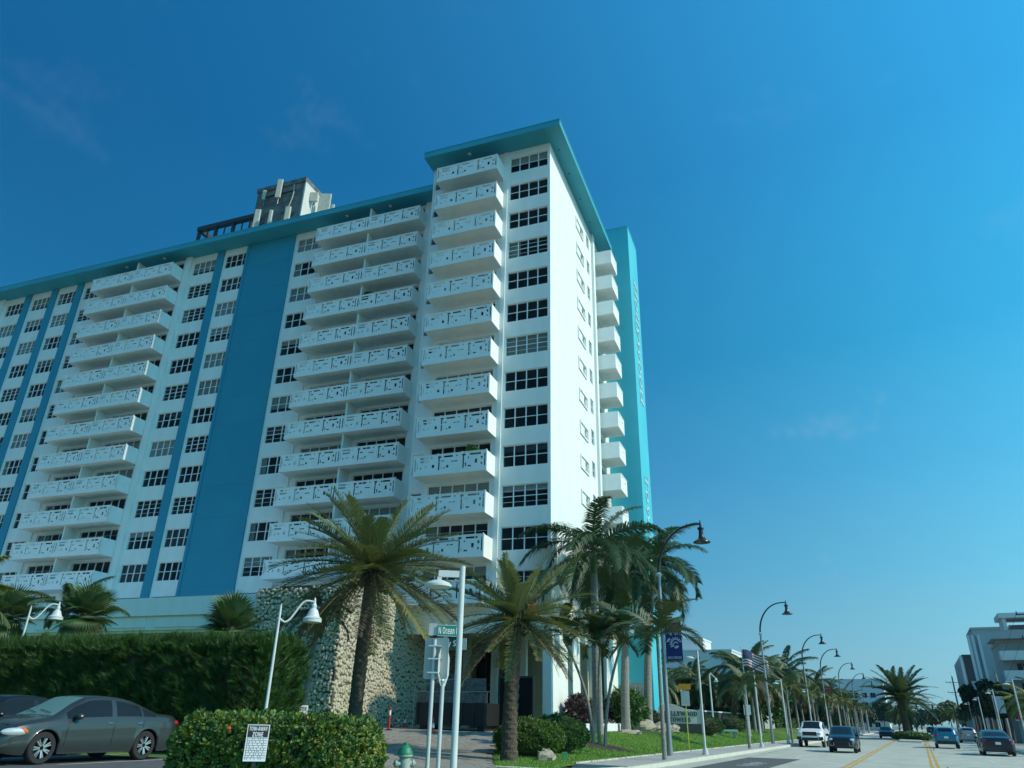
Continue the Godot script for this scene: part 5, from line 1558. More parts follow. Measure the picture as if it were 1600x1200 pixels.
	palm("canary", st(-1.6, 112.0, 0.12), 5.0, 76, "big bushy date palm on the planted median", "date palm on the median", 301, {"r0": 0.42, "r1": 0.40, "mats": [M.frond_date, M.frond_royal, M.frond_date], "size": 0.98, "low": 0.74, "boots": true})
	palm("canary", st(-1.3, 122.0, 0.12), 4.2, 40, "second date palm on the median, behind the big one", "date palm on the median", 302, {"r0": 0.40, "r1": 0.36, "mats": [M.frond_date, M.frond_date_light], "size": 0.8, "low": 0.95})
	bush("low green ground cover on the median under the date palm", "", st(-1.2, 108.0, 0.1), Vector3(1.3, 0.8, 4.0), 60.0, [sprig_mesh(0.2, 10, 0.3, 11)], [M.round_leaf], 303, "median_shrub")
	var yp := [[8.6, 72.0, 3.6], [9.8, 76.5, 4.3], [8.9, 82.0, 4.6], [8.8, 90.0, 4.4], [8.8, 66.5, 3.8], [10.6, 70.0, 4.6]]
	for i in yp.size():
		var q = yp[i]
		palm("coco", st(q[0], q[1], 0.12), q[2] - 0.4, 13, "yellow-green palm in the row before the grey balconied building", "yellow-green palms by the far kerb", 310 + i, {"r0": 0.14, "r1": 0.09, "mats": [M.frond_gold, M.frond_coco], "size": 0.62, "low": 0.8, "lean": Vector3(-0.2 + 0.15 * i, 0, 0)})
	for i in 9:
		tree("dense dark tree standing before the grey buildings across the street", "dark trees across the street", st([10.5, 11.5, 9.6, 9.2, 10.2, 9.4, 9.0, 9.5, 10.0][i], [92.0, 102.0, 112.0, 120.0, 128.0, 138.0, 150.0, 166.0, 186.0][i], 0.0), [5.5, 6.4, 7.4, 8.2, 8.4, 7.8, 8.4, 8.8, 9.0][i], [2.6, 2.8, 2.6, 2.6, 2.8, 2.6, 2.8, 3.0, 3.4][i], M.dark_leaf, 330 + i, 0.36, 1300)
	for i in 11:
		tree("hazy far tree at the end of the street", "trees at the end of the street", st(-22.0 + i * 5.2, 300.0 + 12.0 * (i % 3), 0.0), [6.5, 8.0, 9.5, 7.0][i % 4], 4.5, M.dark_leaf if i % 3 else M.fan, 350 + i, 0.7, 700)
	for i in 4:
		palm("coco", st([-4.2, 9.0, 12.0, -3.4][i], [260.0, 240.0, 262.0, 286.0][i], 0.0), 5.5, 15, "small far palm near the crossing at the street end", "far palms at the street end", 370 + i, {"r0": 0.2, "r1": 0.14, "mats": [M.frond_gold, M.frond_coco], "size": 1.0})
func make_furniture():
	# tall lamps
	var labs := ["tall street lamp with a dark curved arm and a blue turtle banner", "tall street lamp beside the flagpole, without a banner", "tall street lamp beyond the second, before the coconut palms", "tall street lamp with an orange-red turtle banner", "tall street lamp beyond the red banner one", "far tall street lamp, next to last of the row", "far tall street lamp, last of the row"]
	var ts := [36.6, 65.5, 92.0, 110.5, 137.0, 166.0, 196.0]
	for i in 7: street_lamp(labs[i], st(-10.45, ts[i], 0.14), -ROAD_AZ, [1, 0, 0, 2, 0, 0, 0][i])
	# white path lamps
	low_lamp("white path lamp with flat disc head standing close beside the street name signs", on_ground(Vector3(-0.80, 0, -13.05), -0.03), 0.10, 3.90)
	var lt := [39.4, 54.9, 66.9, 84.0, 100.0, 116.0, 132.0, 148.0, 165.0, 182.0]
	for i in lt.size(): low_lamp(["white path lamp in front of the monument sign", "white path lamp with its head beside the flag", "white path lamp on the sidewalk next to the pickup"][i] if i < 3 else "white path lamp in the row beyond the pickup", st(-9.5, lt[i], 0.14), -ROAD_AZ, 4.75)
	var rt := [68.0, 86.0, 107.0, 128.0]
	for i in rt.size(): low_lamp("white path lamp on the far sidewalk before the dark trees", st(6.6, rt[i], 0.14), -ROAD_AZ, 4.75)
	bell_post("white gooseneck lamp at the open end of the tall hedge", on_ground(Vector3(-6.70, 0, -22.35), -0.02), 0.3, 4.05)
	bell_post("white gooseneck lamp rising behind the tall hedge", on_ground(Vector3(-19.3, 0, -30.7), -0.02), 0.54, 4.75)
	# street-name post, sign backs
	var o := thing("sign_post", "grey post carrying the back of a rectangular traffic sign", "sign", on_ground(Vector3(-1.30, 0, -13.94), -0.05), 0.0, "posts at the street corner")
	var b := MB.new()
	var gy := o.position.y
	b.tube([Vector3(0, 0, 0), Vector3(0, 2.86 - gy, 0)], [0.036, 0.036], 12); build("post", b, M.galv, o)
	b = MB.new()
	b.prism(rounded(0.49, 0.70, 0.04), -0.068, -0.064, Transform3D(Basis(Vector3.UP, -0.42), Vector3(0.01, 2.545 - gy, 0)))
	build("sign_back", b, M.pale_wall, o)
	for y in [2.30, 2.53, 2.75]:
		b = MB.new()
		b.box(Vector3(-0.10, y - gy - 0.012, -0.06), Vector3(0.14, y - gy + 0.012, 0.042)); build("clamp", b, M.chrome, o)
	o = thing("street_name_sign", "green street name blades over the back of a stop sign on a grey post", "sign", on_ground(Vector3(-1.13, 0, -14.12), -0.05), 0.0, "posts at the street corner")
	gy = o.position.y
	b = MB.new()
	b.tube([Vector3(0, 0, 0), Vector3(0, 3.14 - gy, 0)], [0.036, 0.036], 12); build("post", b, M.galv, o)
	b = MB.new()
	var oct := PackedVector2Array()
	for i in 8: oct.append(Vector2(cos(PI / 8 + i * PI / 4), sin(PI / 8 + i * PI / 4)) * 0.38)
	b.prism(oct, -0.055, -0.051, Transform3D(Basis(Vector3.UP, 1.36), Vector3(0.05, 2.44 - gy, -0.04)))
	build("stop_sign", b, M.galv, o)
	b = MB.new()
	b.blob(Vector3(-0.02, 2.17 - gy, 0.06), Vector3(0.075, 0.05, 0.05), 0.5, 4, 10, 8); build("bracket", b, M.chrome, o)
	var bl := MB.new()
	var bx := Transform3D(Basis(Vector3.UP, 0.12), Vector3(0.075, 3.03 - gy, 0.045))
	bl.obox(bx, Vector3(0.44, 0.20, 0.012))
	var bo := build("name_blade", bl, M.green_sign, o)
	var bd := MB.new()
	for q in [[0.0, 0.094, 0.43, 0.006], [0.0, -0.094, 0.43, 0.006]]: bd.obox(bx * Transform3D(Basis(), Vector3(q[0], q[1], 0.0075)), Vector3(q[2], q[3], 0.003))
	build("white_border", bd, M.white_sheet, bo)
	var f := fitted("N Ocean Dr", 0.40, 0.125, 0.003)
	put("lettering", f[0], M.white_sheet, bo, bx * Transform3D(Basis(), Vector3(0.0, 0.0, 0.0085)) * f[1])
	bl = MB.new()
	bl.box(Vector3(-0.30, 3.035 - gy - 0.09, 0.04), Vector3(-0.15, 3.035 - gy + 0.12, 0.048)); build("blank_plate", bl, M.galv, o)
	bl = MB.new()
	bx = Transform3D(Basis(Vector3.UP, -0.35), Vector3(0.03, 2.80 - gy, -0.045))
	bl.obox(bx, Vector3(0.60, 0.20, 0.012))
	bo = build("name_blade", bl, M.green_shaded, o)
	f = fitted("Perry St", 0.50, 0.135, 0.003)
	put("lettering", f[0], M.white_sheet, bo, bx * Transform3D(Basis(), Vector3(0.0, 0.0, 0.0085)) * f[1])
	bd = MB.new()
	bd.obox(bx * Transform3D(Basis(), Vector3(0.35, 0, 0)), Vector3(0.09, 0.20, 0.008)); build("blank_plate", bd, M.galv, o)
	# tow-away sign before the corner hedge
	o = thing("tow_away_sign", "black and white tow-away zone notice on a short stake before the leafy hedge", "sign", on_ground(Vector3(-2.66, 0, -8.72), -0.05), 0.25)
	gy = o.position.y
	b = MB.new()
	b.box(Vector3(-0.02, 0, -0.035), Vector3(0.02, 1.40 - gy, -0.012)); build("stake", b, M.black, o)
	b = MB.new()
	b.box(Vector3(-0.115, 1.12 - gy, -0.008), Vector3(0.115, 1.475 - gy, 0.0)); var pl := build("plate", b, M.white_sheet, o)
	b = MB.new()
	b.box(Vector3(-0.106, 1.352 - gy, 0.0005), Vector3(0.106, 1.467 - gy, 0.002))
	var rr := RandomNumberGenerator.new(); rr.seed = 4
	for i in 9:
		var y := 1.332 - i * 0.0235
		var x := -0.10
		b.box(Vector3(-0.106, y - gy + 0.009, 0.0006), Vector3(0.106, y - gy + 0.0125, 0.0015))
		while x < 0.085:
			var w := rr.randf_range(0.012, 0.05)
			b.box(Vector3(x, y - gy - 0.006, 0.0006), Vector3(minf(x + 0.005, 0.105), y - gy + 0.007, 0.0016)); x += w
	build("print", b, M.ink, pl)
	f = fitted("TOW-AWAY", 0.19, 0.04, 0.002)
	put("lettering", f[0], M.white_sheet, pl, Transform3D(Basis(), Vector3(0, 1.435 - gy, 0.0035)) * f[1])
	f = fitted("ZONE", 0.11, 0.045, 0.002)
	put("lettering", f[0], M.white_sheet, pl, Transform3D(Basis(), Vector3(0, 1.380 - gy, 0.0035)) * f[1])
	# enter here
	o = thing("enter_sign", "small white ENTER HERE sign on a stake above the leafy hedge", "sign", on_ground(Vector3(-6.65, 0, -26.0), -0.05), 0.22)
	gy = o.position.y
	b = MB.new()
	b.box(Vector3(-0.025, 0, -0.05), Vector3(0.025, 1.7 - gy, -0.02)); build("stake", b, M.galv, o)
	b = MB.new()
	b.box(Vector3(-0.22, 1.43 - gy, -0.018), Vector3(0.22, 1.83 - gy, 0.0)); pl = build("plate", b, M.white_sheet, o)
	f = fitted("ENTER", 0.36, 0.11, 0.003); put("lettering", f[0], M.ink, pl, Transform3D(Basis(), Vector3(0, 1.72 - gy, 0.003)) * f[1])
	f = fitted("HERE", 0.30, 0.11, 0.003); put("lettering", f[0], M.ink, pl, Transform3D(Basis(), Vector3(0, 1.54 - gy, 0.003)) * f[1])
	# hydrant
	o = thing("fire_hydrant", "grey-green fire hydrant with a bright green bonnet by the drive", "fire hydrant", on_ground(Vector3(-1.98, 0, -16.35), 0.10), 0.4)
	b = MB.new()
	b.lathe(Transform3D(), [Vector2(0.17, 0.0), Vector2(0.17, 0.05), Vector2(0.115, 0.07), Vector2(0.11, 0.58), Vector2(0.15, 0.60), Vector2(0.15, 0.635)], 16); build("barrel", b, M.hydrant_grey, o)
	b = MB.new()
	b.lathe(Transform3D(), [Vector2(0.155, 0.637), Vector2(0.15, 0.67), Vector2(0.11, 0.75), Vector2(0.05, 0.80), Vector2(0.035, 0.80), Vector2(0.035, 0.85), Vector2(0.0, 0.855)], 16); build("bonnet", b, M.hydrant_green, o)
	for a in [0.0, PI, PI / 2]:
		b = MB.new()
		b.lathe(Transform3D(Basis(Vector3.UP, a) * Basis(Vector3.BACK, -PI / 2), Vector3(0, 0.47, 0)), [Vector2(0.06, 0.09), Vector2(0.06, 0.15), Vector2(0.075, 0.15), Vector2(0.07, 0.2), Vector2(0.025, 0.2), Vector2(0.025, 0.23), Vector2(0, 0.23)], 12); build("outlet_cap", b, M.hydrant_grey, o)
	# entrance clutter
	var lx := func(x: float, y: float, z: float) -> Vector3: return CORNER + Vector3(x, 0, z).rotated(Vector3.UP, -YAW) + Vector3(0, y, 0)
	cone("small orange cone against the shaded stone wall", on_ground(lx.call(-9.0, 0, 0.3), 0.02))
	cone("orange and white cone at the edge of the sunlit stones", on_ground(lx.call(-9.1, 0, 5.6), 0.02))
	cone("cone between the two red marker posts", on_ground(lx.call(-4.3, 0, 6.2), 0.02))
	post_marker("red marker post standing before the dark container", on_ground(lx.call(-3.2, 0, 5.9), 0.02))
	var pm := post_marker("red marker post with a white top band, close to the street sign posts", on_ground(lx.call(-6.9, 0, 6.0), 0.02))
	b = MB.new()
	b.lathe(Transform3D(), [Vector2(0.062, 0.72), Vector2(0.062, 0.95)], 12); build("white_band", b, M.white_sheet, pm)
	o = thing("construction_container", "dark open construction container with stained grey side boards under the tower", "container", on_ground(lx.call(-4.6, 0, 2.3), 0.02), -YAW)
	b = MB.new()
	b.box(Vector3(-2.1, 0.25, -1.2), Vector3(2.1, 1.35, 1.2)); for i in 7: b.box(Vector3(-2.05 + i * 0.66, 0.2, 1.203), Vector3(-1.93 + i * 0.66, 1.35, 1.28))
	b.box(Vector3(-1.9, 0.0, -1.0), Vector3(-1.5, 0.25, 1.0)); b.box(Vector3(1.5, 0.0, -1.0), Vector3(1.9, 0.25, 1.0))
	build("bin", b, M.black, o)
	for i in 4:
		b = MB.new()
		b.box(Vector3(-2.1 + i * 1.05, 1.36, 1.10), Vector3(-1.07 + i * 1.05, 1.85 + 0.04 * (i % 2), 1.16)); build("side_board", b, M.tarp, o)
	for i in 3:
		b = MB.new()
		b.box(Vector3(-1.8 + i * 1.2, 1.9, 0.6), Vector3(-0.62 + i * 1.2, 2.6, 0.66)); build("side_board", b, M.tarp, o)
	b = MB.new()
	b.bar(Vector3(-2.2, 1.88, 1.22), Vector3(2.3, 1.92, 1.22), 0.05); b.bar(Vector3(-2.2, 0.0, 1.22), Vector3(-2.2, 2.2, 1.22), 0.05); b.bar(Vector3(-2.2, 2.2, 1.22), Vector3(0.3, 2.62, 0.7), 0.05)
	build("rail", b, M.steel, o)
	o = thing("glazed_screen", "dark glazed screen leaning under the tower beside the container", "screen", on_ground(lx.call(-1.55, 0, 1.6), 0.02), -YAW)
	b = MB.new()
	b.box(Vector3(-0.95, 0.0, -0.03), Vector3(0.95, 2.7, 0.03)); build("dark_glass", b, M.car_glass, o)
	b = MB.new()
	b.box(Vector3(-1.05, 0, -0.05), Vector3(-0.953, 2.8, 0.05)); b.box(Vector3(0.953, 0, -0.05), Vector3(1.05, 2.8, 0.05)); b.box(Vector3(-0.953, 2.703, -0.05), Vector3(0.953, 2.8, 0.05)); build("screen_frame", b, M.dark_steel, o)
	o = thing("utility_box", "tiny green utility marker standing in the lawn", "marker", on_ground(Vector3(2.25, 0, -30.2)), 0.2)
	b = MB.new(); b.box(Vector3(-0.07, 0, -0.02), Vector3(0.07, 0.26, 0.02)); build("stake", b, M.hydrant_green, o)
	b = MB.new(); b.box(Vector3(-0.10, 0.26, -0.03), Vector3(0.10, 0.32, 0.03)); build("cap", b, M.hydrant_green, o)
	o = thing("flood_light", "small black flood light on a spike before the white planter", "lamp", on_ground(Vector3(4.3, 0, -42.2)), 0.2)
	b = MB.new(); b.tube([Vector3.ZERO, Vector3(0, 0.2, 0)], [0.02, 0.02], 8); build("spike", b, M.black, o)
	b = MB.new(); b.lathe(Transform3D(Basis(Vector3.RIGHT, -0.9), Vector3(0, 0.22, 0)), [Vector2(0.05, -0.1), Vector2(0.10, 0.06), Vector2(0.10, 0.1), Vector2(0, 0.09)], 12); build("housing", b, M.black, o)
	# monument sign
	o = thing("monument_sign", "pale monument sign with curved top and dark lettering on a dark plinth", "sign", on_ground(Vector3(12.75, 0, -58.0), -0.05), -0.24)
	b = MB.new()
	var poly := PackedVector2Array([Vector2(-1.55, 0.62), Vector2(1.5, 0.62), Vector2(1.5, 1.72)])
	for i in 17:
		var x := 1.35 - i * 0.17
		poly.append(Vector2(x, 1.72 + 0.22 * cos((x + 0.75) * 1.75)))
	poly.append(Vector2(-1.55, 1.62))
	b.prism(poly, -0.09, 0.09); pl = build("sign_board", b, M.pale_wall, o)
	b = MB.new(); b.box(Vector3(-1.5, 0, -0.14), Vector3(1.46, 0.617, 0.14)); build("plinth", b, M.far_dark, o)
	b = MB.new(); b.box(Vector3(1.503, 0, -0.13), Vector3(1.66, 1.95, 0.13)); build("end_post", b, M.white_paint, o)
	f = fitted("HOLLYWOOD", 2.45, 0.30, 0.03, "Droid Serif"); put("lettering", f[0], M.ink, pl, Transform3D(Basis(), Vector3(0.0, 1.28, 0.10)) * f[1])
	f = fitted("TOWERS", 1.5, 0.28, 0.03, "Droid Serif"); put("lettering", f[0], M.ink, pl, Transform3D(Basis(), Vector3(0.0, 0.88, 0.10)) * f[1])
	b = MB.new()
	b.bar(Vector3(-0.85, 1.50, 0.10), Vector3(-0.80, 1.78, 0.10), 0.035, 0.02)
	for a in [0.2, 0.9, 2.2, 2.9, -0.4, 3.5]: b.bar(Vector3(-0.80, 1.78, 0.10), Vector3(-0.80 + cos(a) * 0.16, 1.78 + sin(a) * 0.10, 0.10), 0.03, 0.02)
	build("palm_emblem", b, M.ink, pl)
	# flag
	o = thing("flagpole", "white flagpole flying a striped flag beside the street lamp", "flag", on_ground(st(-13.4, 72.5), -0.05), -0.35)
	b = MB.new(); b.tube([Vector3.ZERO, Vector3(0, 7.4, 0)], [0.06, 0.035], 10); b.blob(Vector3(0, 7.45, 0), Vector3.ONE * 0.07, 0.0, 1); build("pole", b, M.white_paint, o)
	for i in 13:
		b = MB.new()
		for k in 16:
			var x0 := 0.04 + 2.3 * k / 16.0; var x1 := 0.04 + 2.3 * (k + 1) / 16.0
			if i > 5 and x1 < 0.98: continue
			var y0 := 5.75 + i * 0.115
			var w := func(x: float, y: float) -> Vector3: return Vector3(x * 0.94, y - 0.42 * x * x / 2.3 + 0.05 * sin(x * 4.0), 0.16 * sin(x * 3.4 + y))
			b.quad(w.call(x0, y0), w.call(x1, y0), w.call(x1, y0 + 0.115), w.call(x0, y0 + 0.115))
		build("stripe", b, M.flag_red if i % 2 == 0 else M.white_sheet, o)
	b = MB.new()
	var stars := MB.new()
	for k in 6:
		var x0 := 0.04 + 0.92 * k / 6.0; var x1 := 0.04 + 0.92 * (k + 1) / 6.0
		for q in 6:
			var y0 := 5.75 + 0.69 + q * 0.135; var y1 := y0 + 0.135
			var w := func(x: float, y: float) -> Vector3: return Vector3(x * 0.94, y - 0.42 * x * x / 2.3 + 0.05 * sin(x * 4.0), 0.16 * sin(x * 3.4 + y) + 0.004)
			b.quad(w.call(x0, y0), w.call(x1, y0), w.call(x1, y1), w.call(x0, y1))
			stars.blob(w.call((x0 + x1) * 0.5, (y0 + y1) * 0.5), Vector3.ONE * 0.022, 0.0, 1, 5, 4)
	var cn := build("canton", b, M.flag_blue, o)
	build("stars", stars, M.white_sheet, cn)
	# yellow-topped sign, far small signs, white bench
	o = thing("warning_sign", "orange-topped grey sign seen from behind on a lime yellow post", "sign", on_ground(st(-11.75, 45.0), -0.03), -0.3)
	b = MB.new(); b.tube([Vector3.ZERO, Vector3(0, 3.3, 0)], [0.03, 0.03], 8); build("post", b, M.post_lime, o)
	b = MB.new(); b.box(Vector3(-0.24, 2.25, 0.035), Vector3(0.24, 3.05, 0.042)); build("sign_back", b, M.galv, o)
	b = MB.new(); b.prism(rounded(0.7, 0.32, 0.06), 0.035, 0.045, Transform3D(Basis(), Vector3(0, 3.26, 0))); build("sign_top", b, M.sign_yellow, o)
	o = thing("road_sign", "small white regulatory sign on a thin post beyond the flagpole", "sign", on_ground(st(-11.6, 62.5), -0.03), -0.3)
	b = MB.new(); b.tube([Vector3.ZERO, Vector3(0, 2.7, 0)], [0.03, 0.03], 8); build("post", b, M.galv, o)
	b = MB.new(); b.box(Vector3(-0.25, 2.0, 0.032), Vector3(0.25, 2.7, 0.04)); build("sign_face", b, M.white_sheet, o)
	o = thing("stone_bench", "white slab bench on the lawn beyond the monument sign", "bench", on_ground(Vector3(17.6, 0, -63.5), -0.02), -0.3)
	b = MB.new(); b.box(Vector3(-0.85, 0.42, -0.3), Vector3(0.85, 0.56, 0.3)); build("seat", b, M.white_paint, o)
	for x in [-0.55, 0.55]:
		b = MB.new(); b.box(Vector3(x - 0.12, 0, -0.2), Vector3(x + 0.12, 0.417, 0.2)); build("leg", b, M.concrete, o)
	o = thing("gooseneck_lamp", "pale gooseneck lamp before the dark grove, beyond the monument sign", "street lamp", on_ground(Vector3(16.2, 0, -62.0), -0.03), 0.0, "white gooseneck lamps of the car park")
	b = MB.new(); b.tube([Vector3.ZERO, Vector3(0, 4.3, 0), Vector3(0.1, 4.5, 0), Vector3(0.5, 4.1, 0)], [0.07, 0.055, 0.04, 0.03], 10); build("pole", b, M.white_paint, o)
	b = MB.new(); b.lathe(Transform3D(Basis(), Vector3(0.5, 4.1, 0)), [Vector2(0.04, 0.05), Vector2(0.12, -0.1), Vector2(0.2, -0.25), Vector2(0, -0.24)], 12); build("bell_shade", b, M.white_paint, o)
	# power poles and wires
	var tops := []
	for i in 3:
		var q = [[11.2, 84.0, 12.4], [11.6, 140.0, 9.0], [8.4, 205.0, 12.0]][i]
		o = thing("utility_pole", ["tall concrete utility pole with crossarms before the balconied building", "second utility pole among the dark trees", "far utility pole standing over the trees at the street end"][i], "utility pole", st(q[0], q[1], 0.12), -ROAD_AZ, "utility poles across the street")
		b = MB.new(); b.tube([Vector3.ZERO, Vector3(0, q[2], 0)], [0.22, 0.14], 10); build("pole", b, M.concrete, o)
		for y in [q[2] - 1.3, q[2] - 3.4]:
			b = MB.new(); b.bar(Vector3(-1.5, y, 0.17), Vector3(1.2, y, 0.17), 0.10); build("crossarm", b, M.dark_steel, o)
			for x in [-1.4, -0.6, 1.1]:
				b = MB.new(); b.lathe(Transform3D(Basis(), Vector3(x, y + 0.05, 0.17)), [Vector2(0.04, 0), Vector2(0.06, 0.1), Vector2(0.03, 0.26), Vector2(0, 0.27)], 8); build("insulator", b, M.dark_steel, o)
		b = MB.new(); b.tube([Vector3(0, q[2] - 0.1, 0), Vector3(-0.25, q[2] + 1.0, 0)], [0.03, 0.02], 6); build("top_pin", b, M.dark_steel, o)
		if i == 0:
			b = MB.new()
			for k in 14:
				var a := k * 0.9
				b.tube([Vector3(-0.5 + 0.1 * sin(a), q[2] - 3.2 - 0.05 * k, 0.3), Vector3(-0.9 - 0.2 * cos(a), q[2] - 3.5 - 0.06 * k, 0.35), Vector3(-0.2, q[2] - 3.9 - 0.03 * k, 0.3)], [0.015, 0.015, 0.015], 4, false)
			build("cable_coil", b, M.black, o)
		tops.append(o.transform * Vector3(-1.4, q[2] - 1.1, 0.17)); tops.append(o.transform * Vector3(1.1, q[2] - 1.1, 0.17)); tops.append(o.transform * Vector3(-1.4, q[2] - 3.2, 0.17))
	for k in 3:
		for i in 2:
			o = thing("power_line", "thin black power line sagging between two utility poles", "cable", Vector3.ZERO, 0.0, "power lines across the street")
			b = MB.new()
			var pts := []; var rad := []
			for j in 13:
				var fr := j / 12.0
				pts.append(tops[i * 3 + k].lerp(tops[i * 3 + 3 + k], fr) - Vector3.UP * 4.0 * 0.9 * fr * (1.0 - fr)); rad.append(0.016)
			b.tube(pts, rad, 4, false); build("wire", b, M.black, o)
	# traffic signal arm far off
	o = thing("signal_mast", "far traffic signal mast reaching over the street", "traffic light", st(8.0, 222.0, 0.1), -ROAD_AZ)
	b = MB.new(); b.tube([Vector3.ZERO, Vector3(0, 6.4, 0)], [0.16, 0.12], 8); b.bar(Vector3(0.1, 6.2, 0), Vector3(-12.0, 6.6, 0), 0.18); build("mast", b, M.dark_steel, o)
	for x in [-4.5, -8.0, -11.5]:
		b = MB.new(); b.box(Vector3(x - 0.2, 5.35, -0.15), Vector3(x + 0.2, 6.55, 0.15)); build("signal_head", b, M.black, o)
	o = thing("hanging_banner", "pale blue banner on a post before the dark trees across the street", "banner", st(7.2, 96.0, 0.1), -ROAD_AZ)
	b = MB.new(); b.tube([Vector3.ZERO, Vector3(0, 4.6, 0)], [0.05, 0.04], 8); build("pole", b, M.galv, o)
	b = MB.new(); b.box(Vector3(0.1, 2.9, -0.01), Vector3(0.95, 4.5, 0.01)); build("cloth", b, M.banner_pale, o)
	o = thing("red_sign", "red sign on a post among the palms across the street", "sign", st(8.6, 88.0, 0.1), -ROAD_AZ)
	b = MB.new(); b.tube([Vector3.ZERO, Vector3(0, 2.9, 0)], [0.04, 0.04], 8); build("post", b, M.galv, o)
	b = MB.new(); b.prism(rounded(0.75, 0.75, 0.2), 0.045, 0.06, Transform3D(Basis(), Vector3(0, 2.6, 0))); build("plate", b, M.red, o)
func rounded(w: float, h: float, r: float) -> PackedVector2Array:
	var p := PackedVector2Array()
	for c in [[1, 1, 0.0], [-1, 1, PI / 2], [-1, -1, PI], [1, -1, PI * 1.5]]:
		for i in 4:
			var a: float = c[2] + PI / 2 * i / 3.0
			p.append(Vector2(c[0] * (w * 0.5 - r) + cos(a) * r, c[1] * (h * 0.5 - r) + sin(a) * r))
	return p
func make_antennas():
	var lx := func(x: float, y: float, z: float) -> Vector3: return CORNER + Vector3(x, 0, z).rotated(Vector3.UP, -YAW) + Vector3(0, y, 0)
	var spots := [[-33.4, 52.2, -7.6, 2.7, 0.60, "tall panel antenna rising over the grey machine room edge"], [-35.3, 52.4, -7.6, 1.5, 0.36, "short panel antenna at the corner of the machine room, under the coping"], [-32.75, 45.9, -4.6, 2.5, 0.60, "panel antenna on a mast at the roof edge, next to the steel screen"],
		[-31.05, 45.6, -4.6, 2.3, 0.36, "thin panel antenna on a mast before the grey wall"], [-28.95, 45.4, -4.6, 2.4, 0.56, "panel antenna on a mast below the lit corner of the machine room"], [-29.85, 52.0, -9.2, 1.4, 0.9, "square white dish box on the sunlit machine room side"], [-28.9, 50.6, -9.9, 2.9, 1.3, "large white ribbed antenna box beside the machine room"], [-27.2, 49.6, -9.2, 1.5, 0.4, "small antenna standing past the large ribbed box"]]
	for q in spots:
		var o := thing("panel_antenna", q[5], "antenna", lx.call(q[0], q[1], q[2]), -YAW + 0.35, "antennas on the roof")
		var b := MB.new()
		b.tube([Vector3(0, 43.96 - q[1] if (q[1] < 47.0 or q[0] > -29.0) else -0.4, -0.22), Vector3(0, q[3] * 0.95, -0.22)], [0.05, 0.05], 8)
		b.bar(Vector3(0, q[3] * 0.3, -0.24), Vector3(0, q[3] * 0.3, -0.08), 0.06); b.bar(Vector3(0, q[3] * 0.8, -0.24), Vector3(0, q[3] * 0.8, -0.08), 0.06)
		if q[1] < 47.0: b.bar(Vector3(0, 43.99 - q[1], -1.6), Vector3(0, q[3] * 0.6, -0.22), 0.05); b.bar(Vector3(1.3, 43.99 - q[1], -0.3), Vector3(0, q[3] * 0.5, -0.22), 0.05)
		else: b.bar(Vector3(0, q[3] * 0.3, -0.24), Vector3(0, q[3] * 0.3, -0.6), 0.06)
		build("mast", b, M.steel, o)
		b = MB.new()
		b.prism(rounded(q[4], 0.26, 0.08), 0.25, q[3], Transform3D(Basis(Vector3.RIGHT, -PI / 2), Vector3(0, 0, 0.03)))
		build("radome", b, M.antenna, o)
	for i in 6:
		var o := thing("roof_cable", "loose cable bundle hanging on the machine room wall", "cable", lx.call(0, 0, 0), -YAW, "cables on the machine room")
		var b := MB.new()
		var x: float = [-31.9, -35.2, -33.0, -34.4, -35.8, -32.6][i]
		var y: float = [54.6, 51.0, 50.6, 49.6, 50.2, 49.0][i]
		var pts := []; var rad := []
		for k in 9:
			var f := k / 8.0
			pts.append(Vector3(x + (0.35 * sin(f * 5.0 + i) if i else 0.25 * sin(f * 4.0)) + (1.6 * f if i in [2, 3, 5] else 0.0), y - (3.9 * f if i == 0 else 1.2 * sin(f * PI) + 0.5 * f), -7.95)); rad.append(0.05 if i else 0.06)
		b.tube(pts, rad, 5); build("cable", b, M.antenna if i == 0 else M.black, o)

